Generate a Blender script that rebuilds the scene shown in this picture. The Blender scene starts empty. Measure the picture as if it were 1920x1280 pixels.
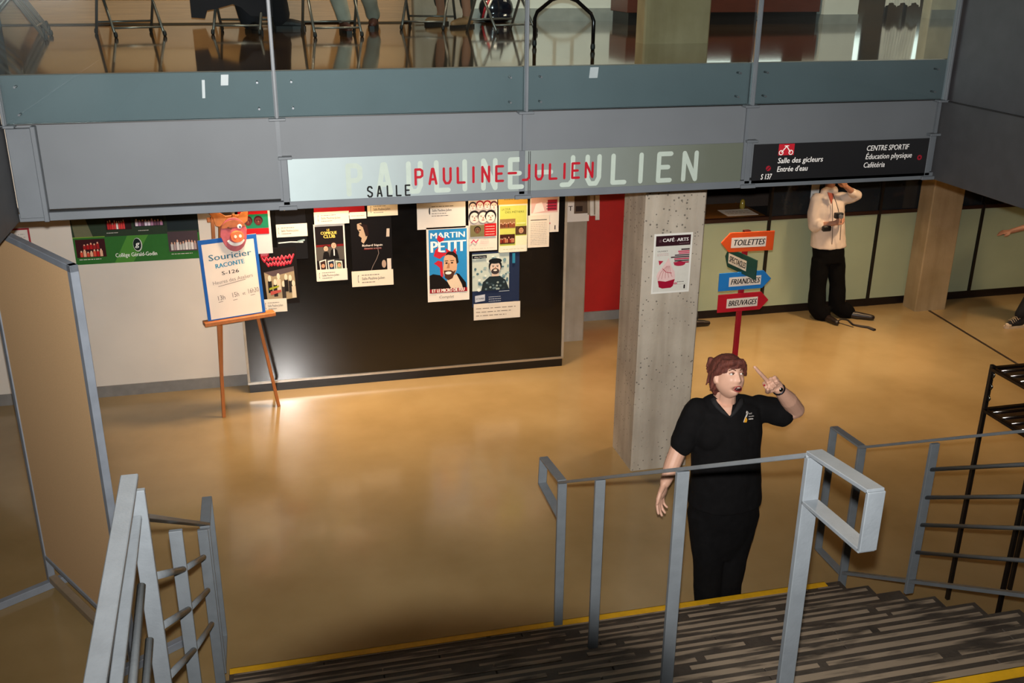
import bpy, bmesh, math, random
from mathutils import Vector, Matrix, noise
random.seed(7)
V = Vector
sc = bpy.context.scene
COL = sc.collection
# ------------------------------------------------------------ camera
F_PX, CX, CY = 1871.0, 960.0, 640.0
def _axes():
    r = V((9100-CX, -14-CY, F_PX)).normalized()
    z = -V((920-CX, 5500-CY, F_PX)).normalized()
    x = (r - z*r.dot(z)).normalized()
    y = z.cross(x)
    if y.z < 0: y = -y
    return Matrix((x, y, z))
AX = _axes()
CAM = V((0, 0, 4.12))
right, down, fwd = AX.col[0].copy(), AX.col[1].copy(), AX.col[2].copy()
cd = bpy.data.cameras.new('camera'); cam = bpy.data.objects.new('view_camera', cd); COL.objects.link(cam)
cd.sensor_width = 36; cd.lens = F_PX/1920*36; cd.clip_start = .05; cd.clip_end = 200
mw = Matrix((right, -down, -fwd)).transposed().to_4x4(); mw.translation = CAM
cam.matrix_world = mw
sc.camera = cam
def ray(u, v): return AX @ V((u-CX, v-CY, F_PX))
def atz(u, v, z): d = ray(u, v); return CAM + d*((z-CAM.z)/d.z)
def aty(u, v, y): d = ray(u, v); return CAM + d*(y/d.y)
def atx(u, v, x): d = ray(u, v); return CAM + d*(x/d.x)
# ------------------------------------------------------------ world, lights, exposure
sc.view_settings.view_transform = 'Standard'; sc.view_settings.look = 'None'
sc.view_settings.exposure = 0.0; sc.view_settings.gamma = 1.0
sc.view_settings.use_curve_mapping = False
w = bpy.data.worlds.new('world'); sc.world = w; w.use_nodes = True
w.node_tree.nodes['Background'].inputs[0].default_value = (.9, .75, .6, 1)
w.node_tree.nodes['Background'].inputs[1].default_value = .02
def lamp(name, kind, loc, energy, color, size=.1, rot=None, sizey=None, spread=None):
    l = bpy.data.lights.new(name, kind); l.energy = energy; l.color = color
    if kind == 'AREA':
        l.size = size
        if sizey: l.shape = 'RECTANGLE'; l.size_y = sizey
        if spread: l.spread = spread
    else: l.shadow_soft_size = size
    o = bpy.data.objects.new(name, l); COL.objects.link(o); o.location = loc
    if rot: o.rotation_euler = rot
    return o
# the camera's built-in flash, just above the lens
flash = lamp('camera_flash', 'SPOT', CAM - down*.085 + right*.0, 2600, (1, .97, .93), .02)
flash.data.spot_size = math.radians(150); flash.data.spot_blend = .6
flash.rotation_euler = mw.to_euler()
# beam pattern of the flash: strongest straight ahead, weaker towards the edges, with the lens barrel's shade low in the middle
flash.data.use_nodes = True
_nt = flash.data.node_tree; _N = _nt.nodes; _L = _nt.links; _em = _N['Emission']
_geo = _N.new('ShaderNodeNewGeometry')
def _m(op, a, b=None, c=None):
    n = _N.new('ShaderNodeMath'); n.operation = op
    for i, q in enumerate((a, b, c)):
        if q is None: continue
        if isinstance(q, (int, float)): n.inputs[i].default_value = q
        else: _L.new(q, n.inputs[i])
    return n.outputs[0]
def _dot(v):
    n = _N.new('ShaderNodeVectorMath'); n.operation = 'DOT_PRODUCT'; _L.new(_geo.outputs['Incoming'], n.inputs[0]); n.inputs[1].default_value = v; return n.outputs['Value']
_z = _dot(fwd); _u = _m('DIVIDE', _dot(right), _z); _v = _m('DIVIDE', _dot(down), _z)
_du = _m('MULTIPLY', _m('SUBTRACT', _u, (700-CX)/F_PX), 1.3); _dv = _m('MULTIPLY', _m('SUBTRACT', _v, (430-CY)/F_PX), 2.05)
_r2 = _m('ADD', _m('MULTIPLY', _du, _du), _m('MULTIPLY', _dv, _dv))
_vig = _m('POWER', 2.718, _m('MULTIPLY', _r2, -1.0))
_bx = _m('DIVIDE', _m('SUBTRACT', _u, (890-CX)/F_PX), 430/F_PX); _by = _m('DIVIDE', _m('SUBTRACT', _v, (1335-CY)/F_PX), 185/F_PX)
_bd = _m('SQRT', _m('ADD', _m('MULTIPLY', _bx, _bx), _m('MULTIPLY', _by, _by)))
_mr = _N.new('ShaderNodeMapRange'); _mr.interpolation_type = 'SMOOTHSTEP'; _L.new(_bd, _mr.inputs['Value'])
for k_, v_ in (('From Min', .66), ('From Max', 1.2), ('To Min', .02), ('To Max', 1)): _mr.inputs[k_].default_value = v_
_L.new(_m('MULTIPLY', _vig, _mr.outputs[0]), _em.inputs['Strength'])
WARM = (1, .69, .40)
for i, (x, y, e) in enumerate(((.0, 9.15, .75), (.6, 9.0, 1), (2.2, 9.0, 1), (4.9, 9.3, 1.1), (6.6, 9.3, 1.1), (9.3, 9.0, .8), (.75, 7.25, .07), (4.0, 8.1, .5), (6.3, 7.2, .5), (8.5, 6.8, .3))):
    lamp('downlight_%d' % i, 'AREA', (x, y, 2.70), 22*e, WARM, .24, spread=math.radians(96))
for i, (x, y, e) in enumerate(((-.5, 8.0, 1), (2.2, 8.6, 1), (5.5, 8, .8), (8.5, 12.2, 1.2), (4.5, 12.4, 1.2))):
    lamp('upper_light_%d' % i, 'AREA', (x, y, 6.2), 88*e, (1, .78, .55), .8)
for i, (x, y, e) in enumerate(((1.5, 1.5, 1), (1.5, 4.2, .7))):
    lamp('well_light_%d' % i, 'AREA', (x, y, 6.25), 6*e, (1, .72, .45), .5)
# ------------------------------------------------------------ materials
def lin(c):
    return c/12.92 if c <= .04045 else ((c+.055)/1.055)**2.4
def hexc(h): return tuple(lin(int(h[i:i+2], 16)/255) for i in (0, 2, 4)) + (1,)
MATS = {}
def pm(name, h, rough=.55, metal=0, var=.12, scale=9, bump=0, bscale=60, coat=0, spec=.5, stretch=(1, 1, 1), h2=None):
    """procedural principled material: base colour broken up by noise, optional bump"""
    if name in MATS: return MATS[name]
    m = bpy.data.materials.new(name); m.use_nodes = True
    nt = m.node_tree; N = nt.nodes; L = nt.links; b = N['Principled BSDF']
    c = hexc(h)
    tc = N.new('ShaderNodeTexCoord'); mp = N.new('ShaderNodeMapping'); mp.inputs['Scale'].default_value = stretch
    L.new(tc.outputs['Object'], mp.inputs['Vector'])
    n = N.new('ShaderNodeTexNoise'); n.inputs['Scale'].default_value = scale; n.inputs['Detail'].default_value = 5
    L.new(mp.outputs[0], n.inputs['Vector'])
    r = N.new('ShaderNodeValToRGB'); r.color_ramp.elements[0].position = .3; r.color_ramp.elements[1].position = .7
    c2 = hexc(h2) if h2 else tuple(min(1, x*(1+var)) for x in c[:3]) + (1,)
    c1 = c if h2 else tuple(x*(1-var) for x in c[:3]) + (1,)
    r.color_ramp.elements[0].color = c1; r.color_ramp.elements[1].color = c2
    L.new(n.outputs['Fac'], r.inputs[0]); L.new(r.outputs[0], b.inputs['Base Color'])
    b.inputs['Roughness'].default_value = rough; b.inputs['Metallic'].default_value = metal
    b.inputs['Coat Weight'].default_value = coat; b.inputs['Coat Roughness'].default_value = .08
    b.inputs['Specular IOR Level'].default_value = spec
    if bump:
        n2 = N.new('ShaderNodeTexNoise'); n2.inputs['Scale'].default_value = bscale; n2.inputs['Detail'].default_value = 3
        L.new(mp.outputs[0], n2.inputs['Vector'])
        bp = N.new('ShaderNodeBump'); bp.inputs['Strength'].default_value = bump; bp.inputs['Distance'].default_value = .01
        L.new(n2.outputs['Fac'], bp.inputs['Height']); L.new(bp.outputs[0], b.inputs['Normal'])
    MATS[name] = m
    return m
def ink(h, rough=.5):
    return pm('ink_'+h, h, rough, var=.03, scale=30, spec=.15)
def glass_mat(name, tint, refl=.10, rough=.0):
    m = bpy.data.materials.new(name); m.use_nodes = True
    nt = m.node_tree; N = nt.nodes; L = nt.links; N.clear()
    o = N.new('ShaderNodeOutputMaterial'); mix = N.new('ShaderNodeMixShader')
    t = N.new('ShaderNodeBsdfTransparent'); g = N.new('ShaderNodeBsdfGlossy'); fr = N.new('ShaderNodeFresnel'); fr.inputs[0].default_value = 1.45
    ns = N.new('ShaderNodeTexNoise'); ns.inputs['Scale'].default_value = 2
    mx = N.new('ShaderNodeMixRGB'); mx.inputs[1].default_value = (*tint, 1); mx.inputs[2].default_value = (*[x*.96 for x in tint], 1)
    L.new(ns.outputs['Fac'], mx.inputs[0]); L.new(mx.outputs[0], t.inputs[0])
    g.inputs['Roughness'].default_value = rough; g.inputs['Color'].default_value = (.95, 1, 1, 1)
    L.new(fr.outputs[0], mix.inputs[0]); L.new(t.outputs[0], mix.inputs[1]); L.new(g.outputs[0], mix.inputs[2]); L.new(mix.outputs[0], o.inputs[0])
    return m
def concrete(name, h, h2, pits=True):
    m = pm(name, h, .85, var=.1, scale=3, bump=.25, bscale=40, h2=h2, spec=.25)
    nt = m.node_tree; N = nt.nodes; L = nt.links; b = N['Principled BSDF']
    src = b.inputs['Base Color'].links[0].from_socket
    tc = N.new('ShaderNodeTexCoord'); mp = N.new('ShaderNodeMapping'); mp.inputs['Scale'].default_value = (5, 5, .5)
    L.new(tc.outputs['Object'], mp.inputs[0])
    st = N.new('ShaderNodeTexNoise'); st.inputs['Scale'].default_value = 1.6; st.inputs['Detail'].default_value = 6; L.new(mp.outputs[0], st.inputs['Vector'])
    r1 = N.new('ShaderNodeValToRGB'); r1.color_ramp.elements[0].position = .35; r1.color_ramp.elements[0].color = (.72, .69, .65, 1); r1.color_ramp.elements[1].position = .6; r1.color_ramp.elements[1].color = (1, 1, 1, 1)
    L.new(st.outputs['Fac'], r1.inputs[0])
    m1 = N.new('ShaderNodeMixRGB'); m1.blend_type = 'MULTIPLY'; m1.inputs[0].default_value = .75 if pits else .55
    L.new(src, m1.inputs[1]); L.new(r1.outputs[0], m1.inputs[2])
    vo = N.new('ShaderNodeTexVoronoi'); vo.inputs['Scale'].default_value = 26; L.new(tc.outputs['Object'], vo.inputs['Vector'])
    nz = N.new('ShaderNodeTexNoise'); nz.inputs['Scale'].default_value = 2.2; L.new(tc.outputs['Object'], nz.inputs['Vector'])
    ad = N.new('ShaderNodeMath'); ad.operation = 'MULTIPLY'; ad.inputs[1].default_value = .42; L.new(nz.outputs['Fac'], ad.inputs[0])
    gt = N.new('ShaderNodeMath'); gt.operation = 'LESS_THAN'; L.new(vo.outputs['Distance'], gt.inputs[0]); 
    sb = N.new('ShaderNodeMath'); sb.operation = 'SUBTRACT'; L.new(ad.outputs[0], sb.inputs[0]); sb.inputs[1].default_value = .06 if pits else .2
    L.new(sb.outputs[0], gt.inputs[1])
    m2 = N.new('ShaderNodeMixRGB'); m2.inputs[2].default_value = (.05, .045, .04, 1); L.new(m1.outputs[0], m2.inputs[1])
    sc_ = N.new('ShaderNodeMath'); sc_.operation = 'MULTIPLY'; sc_.inputs[1].default_value = .7; L.new(gt.outputs[0], sc_.inputs[0])
    L.new(sc_.outputs[0], m2.inputs[0]); L.new(m2.outputs[0], b.inputs['Base Color'])
    return m
# ------------------------------------------------------------ mesh building
def wloc(o):
    p = V((0, 0, 0))
    while o: p = p + o.location; o = o.parent
    return p
def tag(o, label=None, cat=None, group=None, kind=None):
    if label: o['label'] = label
    if cat: o['category'] = cat
    if group: o['group'] = group
    if kind: o['kind'] = kind
    return o
def thing(name, label, cat, loc=(0, 0, 0), group=None):
    o = bpy.data.objects.new(name, None); COL.objects.link(o); o.location = loc; o.empty_display_size = .1
    return tag(o, label, cat, group)
class MB:
    def __init__(s): s.bm = bmesh.new(); s.mi = 0; s.mats = []
    def mat(s, m):
        if m not in s.mats: s.mats.append(m)
        s.mi = s.mats.index(m); return s
    def face(s, pts, smooth=False):
        vs = [s.bm.verts.new(p) for p in pts]
        try: f = s.bm.faces.new(vs); f.material_index = s.mi; f.smooth = smooth; return f
        except ValueError: return None
    def hull(s, bot, top):
        """closed prism between two loops of equal length"""
        a = [s.bm.verts.new(p) for p in bot]; b = [s.bm.verts.new(p) for p in top]; n = len(a)
        fs = [s.bm.faces.new(a[::-1]), s.bm.faces.new(b)]
        for i in range(n): fs.append(s.bm.faces.new((a[i], a[(i+1) % n], b[(i+1) % n], b[i])))
        for f in fs: f.material_index = s.mi
        return s
    def box(s, x0, x1, y0, y1, z0, z1):
        c = [(x0, y0), (x1, y0), (x1, y1), (x0, y1)]
        return s.hull([V((x, y, z0)) for x, y in c], [V((x, y, z1)) for x, y in c])
    def obox(s, o, ex, ey, ez):
        """box spanned from corner o by three edge vectors"""
        o, ex, ey, ez = V(o), V(ex), V(ey), V(ez)
        return s.hull([o, o+ex, o+ex+ey, o+ey], [o+ez, o+ex+ez, o+ex+ey+ez, o+ey+ez])
    def bar(s, p0, p1, w, h, up=(0, 0, 1)):
        p0, p1 = V(p0), V(p1); d = (p1-p0).normalized(); sd = d.cross(V(up)).normalized(); u = sd.cross(d)
        a, b = sd*w/2, u*h/2
        return s.hull([p0-a-b, p0+a-b, p0+a+b, p0-a+b], [p1-a-b, p1+a-b, p1+a+b, p1-a+b])
    def tube(s, pts, r, n=10, closed=False, caps=True):
        pts = [V(p) for p in pts]; rings = []
        rr = r if isinstance(r, (list, tuple)) else [r]*len(pts)
        pu = None
        for i, p in enumerate(pts):
            a = pts[i-1] if i > 0 else (pts[-1] if closed else p); b = pts[(i+1) % len(pts)] if (i < len(pts)-1 or closed) else p
            d = (b-a).normalized()
            if pu is None: pu = d.orthogonal().normalized()
            pu = (pu - d*pu.dot(d)); pu = pu.normalized() if pu.length > 1e-6 else d.orthogonal().normalized()
            q = d.cross(pu)
            rings.append([s.bm.verts.new(p + (pu*math.cos(t)+q*math.sin(t))*rr[i]) for t in [2*math.pi*k/n for k in range(n)]])
        m = len(rings)
        for i in range(m if closed else m-1):
            A, B = rings[i], rings[(i+1) % m]
            for k in range(n):
                f = s.bm.faces.new((A[k], A[(k+1) % n], B[(k+1) % n], B[k])); f.material_index = s.mi; f.smooth = True
        if not closed and caps:
            for R in (rings[0][::-1], rings[-1]):
                f = s.bm.faces.new(R); f.material_index = s.mi
        return s
    def cap(s, p0, r0, p1, r1, n=14):
        """tapered capsule"""
        p0, p1 = V(p0), V(p1); d = (p1-p0); L = d.length; d = d/L if L > 1e-6 else V((0, 0, 1))
        pts = []; rr = []
        for t in (-80, -60, -35, 0): pts.append(p0+d*r0*math.sin(math.radians(t))); rr.append(r0*math.cos(math.radians(t)))
        for t in (0, 35, 60, 80): pts.append(p1+d*r1*math.sin(math.radians(t))); rr.append(r1*math.cos(math.radians(t)))
        return s.tube(pts, rr, n)
    def chain(s, *a):
        for i in range(len(a)-1): s.cap(a[i][0], a[i][1], a[i+1][0], a[i+1][1])
        return s
    def ell(s, c, r, R=None, nu=20, nv=12):
        c = V(c); R = R or Matrix.Identity(3); rows = []
        for j in range(nv+1):
            th = math.pi*j/nv; 
            if j in (0, nv): rows.append([s.bm.verts.new(c + R @ V((0, 0, r[2]*math.cos(th))))]); continue
            rows.append([s.bm.verts.new(c + R @ V((r[0]*math.sin(th)*math.cos(2*math.pi*k/nu), r[1]*math.sin(th)*math.sin(2*math.pi*k/nu), r[2]*math.cos(th)))) for k in range(nu)])
        for j in range(nv):
            A, B = rows[j], rows[j+1]
            for k in range(nu):
                k2 = (k+1) % nu
                q = (A[0], B[k], B[k2]) if len(A) == 1 else ((A[k], B[0], A[k2]) if len(B) == 1 else (A[k], B[k], B[k2], A[k2]))
                f = s.bm.faces.new(q); f.material_index = s.mi; f.smooth = True
        return s
    def loft(s, rings, n=28):
        """closed skin through horizontal ellipses (centre, rx, ry, yaw)"""
        R = []
        for c, rx, ry, *yw in rings:
            c = V(c); y = yw[0] if yw else 0; ca, sa = math.cos(y), math.sin(y)
            R.append([s.bm.verts.new(c + V((rx*math.cos(t)*ca - ry*math.sin(t)*sa, rx*math.cos(t)*sa + ry*math.sin(t)*ca, 0))) for t in [2*math.pi*k/n for k in range(n)]])
        for A, B in zip(R, R[1:]):
            for k in range(n): s.bm.faces.new((A[k], A[(k+1) % n], B[(k+1) % n], B[k]))
        s.bm.faces.new(R[0][::-1]); s.bm.faces.new(R[-1])
        return s
    def build(s, name, mat=None, parent=None, bevel=0, remesh=None, smooth=0, noisy=None):
        mats = s.mats or [mat]
        if mat and mat not in mats: mats = [mat]
        if not remesh: bmesh.ops.recalc_face_normals(s.bm, faces=s.bm.faces)
        me = bpy.data.meshes.new(name)
        if parent is None:
            xs = [v.co for v in s.bm.verts]
            off = V((sum((min(v.x for v in xs), max(v.x for v in xs)))/2, (min(v.y for v in xs)+max(v.y for v in xs))/2, min(v.z for v in xs)))
        else: off = wloc(parent)
        for v in s.bm.verts: v.co -= off
        if bevel:
            bmesh.ops.bevel(s.bm, geom=[e for e in s.bm.edges if e.calc_face_angle(0) > .5], offset=bevel, segments=1, affect='EDGES')
        s.bm.to_mesh(me); s.bm.free()
        o = bpy.data.objects.new(name, me); COL.objects.link(o)
        if parent is None: o.location = off
        else: o.parent = parent
        if remesh:
            m = o.modifiers.new('r', 'REMESH'); m.mode = 'VOXEL'; m.voxel_size = remesh; m.use_smooth_shade = True
            if smooth:
                m = o.modifiers.new('s', 'SMOOTH'); m.factor = .5; m.iterations = smooth
            dg = bpy.context.evaluated_depsgraph_get()
            me2 = bpy.data.meshes.new_from_object(o.evaluated_get(dg)); o.modifiers.clear(); o.data = me2; bpy.data.meshes.remove(me); me = me2
            me.name = name
            for p in me.polygons: p.use_smooth = True
            if noisy: noisy(me)
        if remesh: me.materials.clear()
        for m in mats: me.materials.append(m)
        return o
def struct(name, mb, mat, parent=None, **k):
    o = mb.build(name, mat, parent, **k)
    if parent is None: o['kind'] = 'structure'
    return o
def copy_tree(o, parent=None):
    c = o.copy(); COL.objects.link(c); c.parent = parent
    for ch in list(o.children): copy_tree(ch, c)
    return c
# text: returns triangles of a line of lettering laid out in 2D, height 1 = cap height
_tc = {}
def glyphs(txt):
    if txt in _tc: return _tc[txt]
    cu = bpy.data.curves.new('t', 'FONT'); cu.body = txt; cu.size = 1; cu.resolution_u = 2; cu.fill_mode = 'FRONT'
    o = bpy.data.objects.new('t', cu); COL.objects.link(o)
    dg = bpy.context.evaluated_depsgraph_get(); me = bpy.data.meshes.new_from_object(o.evaluated_get(dg))
    vs = [v.co.copy() for v in me.vertices]; fs = [tuple(p.vertices) for p in me.polygons]
    bpy.data.objects.remove(o); bpy.data.curves.remove(cu); bpy.data.meshes.remove(me)
    _tc[txt] = (vs, fs); return vs, fs
class Sheet:
    """flat printed object: a rectangle of real thickness, prints and lettering on top in thin layers"""
    def __init__(s, o, ux, vy, w, h, thick=.002):
        s.o, s.u, s.v, s.w, s.h = V(o), V(ux).normalized(), V(vy).normalized(), w, h
        s.n = s.u.cross(s.v).normalized(); s.t = thick; s.pr = MB(); s.le = MB(); s.k = 0
    def P(s, x, y, l): return s.o + s.u*x*s.w + s.v*y*s.h + s.n*(s.t + .0003 + l*.0004)
    def poly(s, pts, c, mb=None):
        s.k += 1; mb = mb or s.pr; mb.mat(ink(c)); mb.face([s.P(x, y, s.k*.5) for x, y in pts]); return s
    def rect(s, x0, y0, x1, y1, c): return s.poly([(x0, y0), (x1, y0), (x1, y1), (x0, y1)], c)
    def oval(s, cx, cy, rx, ry, c, a0=0, a1=360, n=18):
        return s.poly([(cx+rx*math.cos(math.radians(a0+(a1-a0)*i/n)), cy+ry*math.sin(math.radians(a0+(a1-a0)*i/n))) for i in range(n if a1-a0 == 360 else n+1)], c)
    def stroke(s, pts, wd, c, mb=None):
        """round-ended pen stroke; wd is a share of the sheet's height"""
        mb = mb or s.le; s.k += 1; mb.mat(ink(c)); W = wd*s.h/2
        q = [s.P(x, y, s.k*.5) for x, y in pts]
        for i_, (a, b) in enumerate(zip(q, q[1:])):
            lift_ = s.n*.00006*i_; a, b = a+lift_, b+lift_
            d = (b-a).normalized() if (b-a).length > 1e-6 else s.u; e = s.n.cross(d)
            pts2 = [b + (d*math.cos(t)+e*math.sin(t))*W for t in [math.radians(x) for x in (-90, -45, 0, 45, 90)]] + [a - (d*math.cos(t)+e*math.sin(t))*W for t in [math.radians(x) for x in (-90, -45, 0, 45, 90)]]
            mb.face(pts2)
        return s
    def text(s, txt, x, y, hgt, c, sx=1, shear=0, rot=0, fit=None, bold=0):
        vs, fs = glyphs(txt); s.k += 1; s.le.mat(ink(c)); H = hgt*s.h/.70
        if fit:
            mx = max(v.x for v in vs); sx = fit*s.w/(mx*H)
        o = s.P(x, y, s.k*.5); ca, sa = math.cos(rot), math.sin(rot)
        for dx in ([0] if not bold else [-bold, 0, bold]):
            nv = []
            for v in vs:
                a = (v.x*sx + v.y*shear)*H + dx*H; b = v.y*H
                nv.append(s.le.bm.verts.new(o + s.n*(dx+.03)*.001 + s.u*(a*ca-b*sa) + s.v*(a*sa+b*ca)))
            for f in fs:
                try: q = s.le.bm.faces.new([nv[i] for i in f]); q.material_index = s.le.mi
                except ValueError: pass
        return s
    def scrib(s, x0, x1, y, c='555555', hh=.01, seed=1):
        """a line of print too small to read: short word-length dashes"""
        rnd = random.Random(seed*91+int(y*1000)); x = x0; s.k += 1; s.pr.mat(ink(c))
        while x < x1:
            L = min(rnd.uniform(.03, .11)*(x1-x0)/.6, x1-x); l = s.k*.5
            s.pr.face([s.P(x, y, l), s.P(x+L, y, l), s.P(x+L, y+hh, l), s.P(x, y+hh, l)]); x += L + .02*(x1-x0)/.6
        return s
    def done(s, name, label, cat, paper='e8e2d6', group=None, parent=None, rough=.5):
        mb = MB(); mb.obox(s.o, s.u*s.w, s.v*s.h, s.n*s.t)
        root = mb.build(name, pm('paper_'+paper, paper, rough, var=.04, scale=4), parent)
        if parent is None: tag(root, label, cat, group)
        else:
            if label: root['label'] = label
        # flush prints and lettering
        if len(s.pr.bm.faces): s.pr.build('print', None, root)
        if len(s.le.bm.faces): s.le.build('lettering', None, root)['kind'] = 'stuff'
        return root
# ============================================================ setting
YF, ZT, ZG, ZB = 5.72, 3.535, 3.29, 2.775     # balcony front, upper floor level, foot of the glass, slab soffit
XL, XR = -1.32, 4.25                           # sides of the open well
YW, YB = 9.785, 9.56                           # white wall, black notice wall
m_floor = pm('polished_floor', '8e774f', .19, var=.14, scale=1.3, coat=.2, spec=.5, h2='a28b62', bump=.02, bscale=3)
m_upfloor = pm('dark_polished_floor', '3c2612', .05, scale=1.2, coat=.8, spec=.6, h2='52391a')
m_white = pm('white_paint', 'd9d0c4', .55, var=.04, scale=2)
m_steel = pm('grey_steel_paint', '5c6166', .42, var=.07, scale=5, bump=.04, bscale=200, spec=.4)
m_rail = pm('rail_paint', '6c7277', .38, var=.08, scale=14, bump=.08, bscale=120)
m_fascia = pm('fascia_paint', '5e6266', .5, var=.05, scale=2.5, bump=.03, bscale=250, spec=.3)
m_dark = pm('dark_steel', '14100e', .4)
m_grey = pm('grey_vinyl', '7d7a76', .5)
mb = MB(); mb.box(-9, 14, -4, 13, -.2, 0); struct('floor', mb, m_floor)
mb = MB()
a, b = atz(1735, 578, 0), atz(1920, 690, 0); d = (b-a).normalized()
mb.bar(V((a.x, a.y, .001))-d*.1, V((a.x, a.y, .001))+d*6.0, .03, .006); struct('trim_1', mb, pm('joint_strip', '2a1c12', .5))
# slab of the upper floor round three sides of the well
mb = MB(); mb.box(-9, 14, YF+.05, 16, ZB+.06, ZT-.004); struct('ceiling', mb, pm('ceiling_paint', 'b8a894', .7))
mb = MB(); mb.box(-9, 14, YF+.05, 16, ZT-.003, ZT); struct('floor_upper', mb, m_upfloor)
mb = MB(); mb.box(-9, XL-.06, -4, YF+.05, ZB+.06, ZT); struct('ceiling_left', mb, pm('ceiling_paint', 'b8a894'))
mb = MB(); mb.box(XR+.06, 14, -4, YF+.05, ZB+.06, ZT); struct('ceiling_right', mb, pm('ceiling_paint', 'b8a894'))
mb = MB(); mb.box(-9, 14, -4, 16, 6.4, 6.6); struct('ceiling_upper', mb, pm('ceiling_up', '9a9184', .8))
# lower walls
mb = MB(); mb.box(-9, -.34, YW, YW+.2, 0, ZB+.06); struct('wall_left', mb, m_white)
mb = MB(); mb.box(-9, -.37, YW-.015, YW, 0, .115); struct('baseboard_left', mb, m_grey)
mb = MB(); mb.box(3.0, 4.95, 10.88, 11.1, 0, ZB+.06); struct('wall_back', mb, pm('red_paint', 'a81410', .5, var=.05))
mb = MB(); mb.box(3.0, 4.95, 10.862, 10.88, 0, .115); struct('baseboard_back', mb, m_grey)
mb = MB(); mb.box(2.6, 2.88, YW, 11.0, 0, ZB+.06); struct('wall_passage', mb, m_white)
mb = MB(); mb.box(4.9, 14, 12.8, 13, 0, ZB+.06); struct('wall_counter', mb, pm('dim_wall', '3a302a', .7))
mb = MB(); mb.box(-9.2, -9, -4, 16, 0, 6.5); struct('wall_west', mb, pm('west_wall', '8a8078', .8))
mb = MB(); mb.box(14, 14.2, -4, 16, 0, 6.5); struct('wall_east', mb, pm('east_wall', '6a625a', .8))
mb = MB(); mb.box(-9, 14, -4.2, -4, 0, 6.5); struct('wall_south', mb, pm('south_wall', '6a645e', .8))
# ---- black notice wall: panel, aluminium edge, plinth
t = thing('notice_wall', 'glossy black notice wall with an aluminium edge, hung with posters', 'notice board', (1.27, YB+.1, 0))
mb = MB(); mb.box(-.345, 2.9, YB, YB+.22, .115, ZB+.05); mb.build('black_panel', pm('black_gloss', '0e0d0d', .15, var=.2, coat=.35, bump=.03, bscale=5), t)
mb = MB(); mb.box(-.37, 2.925, YB-.012, YB+.2, .092, .114); mb.build('edge_trim', pm('aluminium', 'b9b4ac', .3, .8), t)
mb = MB(); mb.box(2.901, 2.925, YB-.012, YB+.22, .115, ZB+.05); mb.box(-.37, -.346, YB-.006, YB+.22, .115, ZB+.05); mb.build('edge_trim', pm('aluminium_warm', 'a39a8c', .4, .3), t)
mb = MB(); mb.box(-.36, 2.915, YB+.004, YB+.2, 0, .09); mb.build('plinth', pm('black_plinth', '0b0909', .35), t)
# ---- concrete columns
m_conc = concrete('board_marked_concrete', 'a89e90', 'beb4a4')
m_conc2 = concrete('smooth_concrete', '8c8272', 'a0968a', False)
m_conc3 = concrete('tan_concrete', '93805f', 'a89474', False)
def column(label, x0, x1, y0, y1, z0, z1, m):
    mb = MB(); c = .012; pts = [(x0+c, y0), (x1-c, y0), (x1, y0+c), (x1, y1-c), (x1-c, y1), (x0+c, y1), (x0, y1-c), (x0, y0+c)]
    mb.hull([V((x, y, z0)) for x, y in pts], [V((x, y, z1)) for x, y in pts])
    return tag(mb.build('concrete_column', m), label, 'column')
column('pitted concrete column in the middle of the hall, a cupcake poster taped to it', 2.825, 3.335, 7.15, 7.64, 0, ZB+.06, m_conc)
column('tan concrete column at the right, in front of the pale green counter panels', 7.75, 8.19, 10.3, 10.57, 0, ZB+.06, m_conc3)
column('concrete column at the right end of the black notice wall, beside the red wall', 2.94, 3.375, 10.25, 10.7, 0, ZB+.06, m_conc2)
column('wide concrete column standing on the upper floor behind the glass', 2.735, 3.25, 7.15, 7.33, ZT, 6.4, m_conc3)
# ============================================================ balcony front
BX = [XL, .065, 1.47, 2.89, XR]
bal = thing('balustrade', 'long grey steel balcony front with four tall glass panes and slim posts', 'balustrade', (1.46, YF, ZB))
m_glass = glass_mat('teal_glass', (.84, .905, .91))
for i in range(4):
    x0, x1 = BX[i], BX[i+1]
    mb = MB(); mb.box(x0+.004, x1-.004, YF, YF+.05, ZB+.055, ZT); mb.build('fascia_panel', m_fascia, bal, bevel=.003)
    mb = MB(); mb.box(x0+.012, x1-.012, YF-.045, YF-.035, ZG+.004, ZG+1.25)
    g = mb.build('glass_pane', m_glass, bal)
    for bx, bz in ((x0+.09, ZG+.05), (x1-.09, ZG+.05), (x1-.09, ZG+.19), (x0+.09, ZG+.19)):
        q = MB(); q.tube([(bx, YF-.05, bz), (bx, YF, bz)], .006, 8); q.build('bolt', pm('bolt', '5c6064', .4, .6), bal)
    mb = MB(); mb.box(x0+.01, x1-.01, YF-.02, YF+.0, ZG-.006, ZG+.002); mb.build('glass_seat', m_dark, bal)
for i, x in enumerate(BX):
    if i == 0: x += .015
    if i == 4: x -= .02
    mb = MB(); mb.box(x-.010, x+.010, YF-.06, YF-.03, ZG, ZG+1.28); mb.box(x-.007, x+.007, YF-.075, YF-.06, ZG, ZG+1.28); mb.build('post', m_steel, bal, bevel=.002)
    mb = MB(); mb.box(x-.045, x+.045, YF-.07, YF, ZG-.014, ZG-.001); mb.build('bracket', m_steel, bal, bevel=.002)
    mb = MB(); mb.box(x-.011, x+.011, YF-.018, YF-.0015, ZB+.05, ZG-.015); mb.build('web_plate', m_steel, bal)
mb = MB(); mb.box(XL+.003, XR, YF-.03, YF-.0005, ZB, ZB+.045); mb.build('lower_lip', m_steel, bal, bevel=.002)
mb = MB(); mb.box(XL, XR, YF-.006, YF+.001, ZB+.046, ZB+.054); mb.build('shadow_gap', pm('gap_black', '050505', .9), bal)
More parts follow.
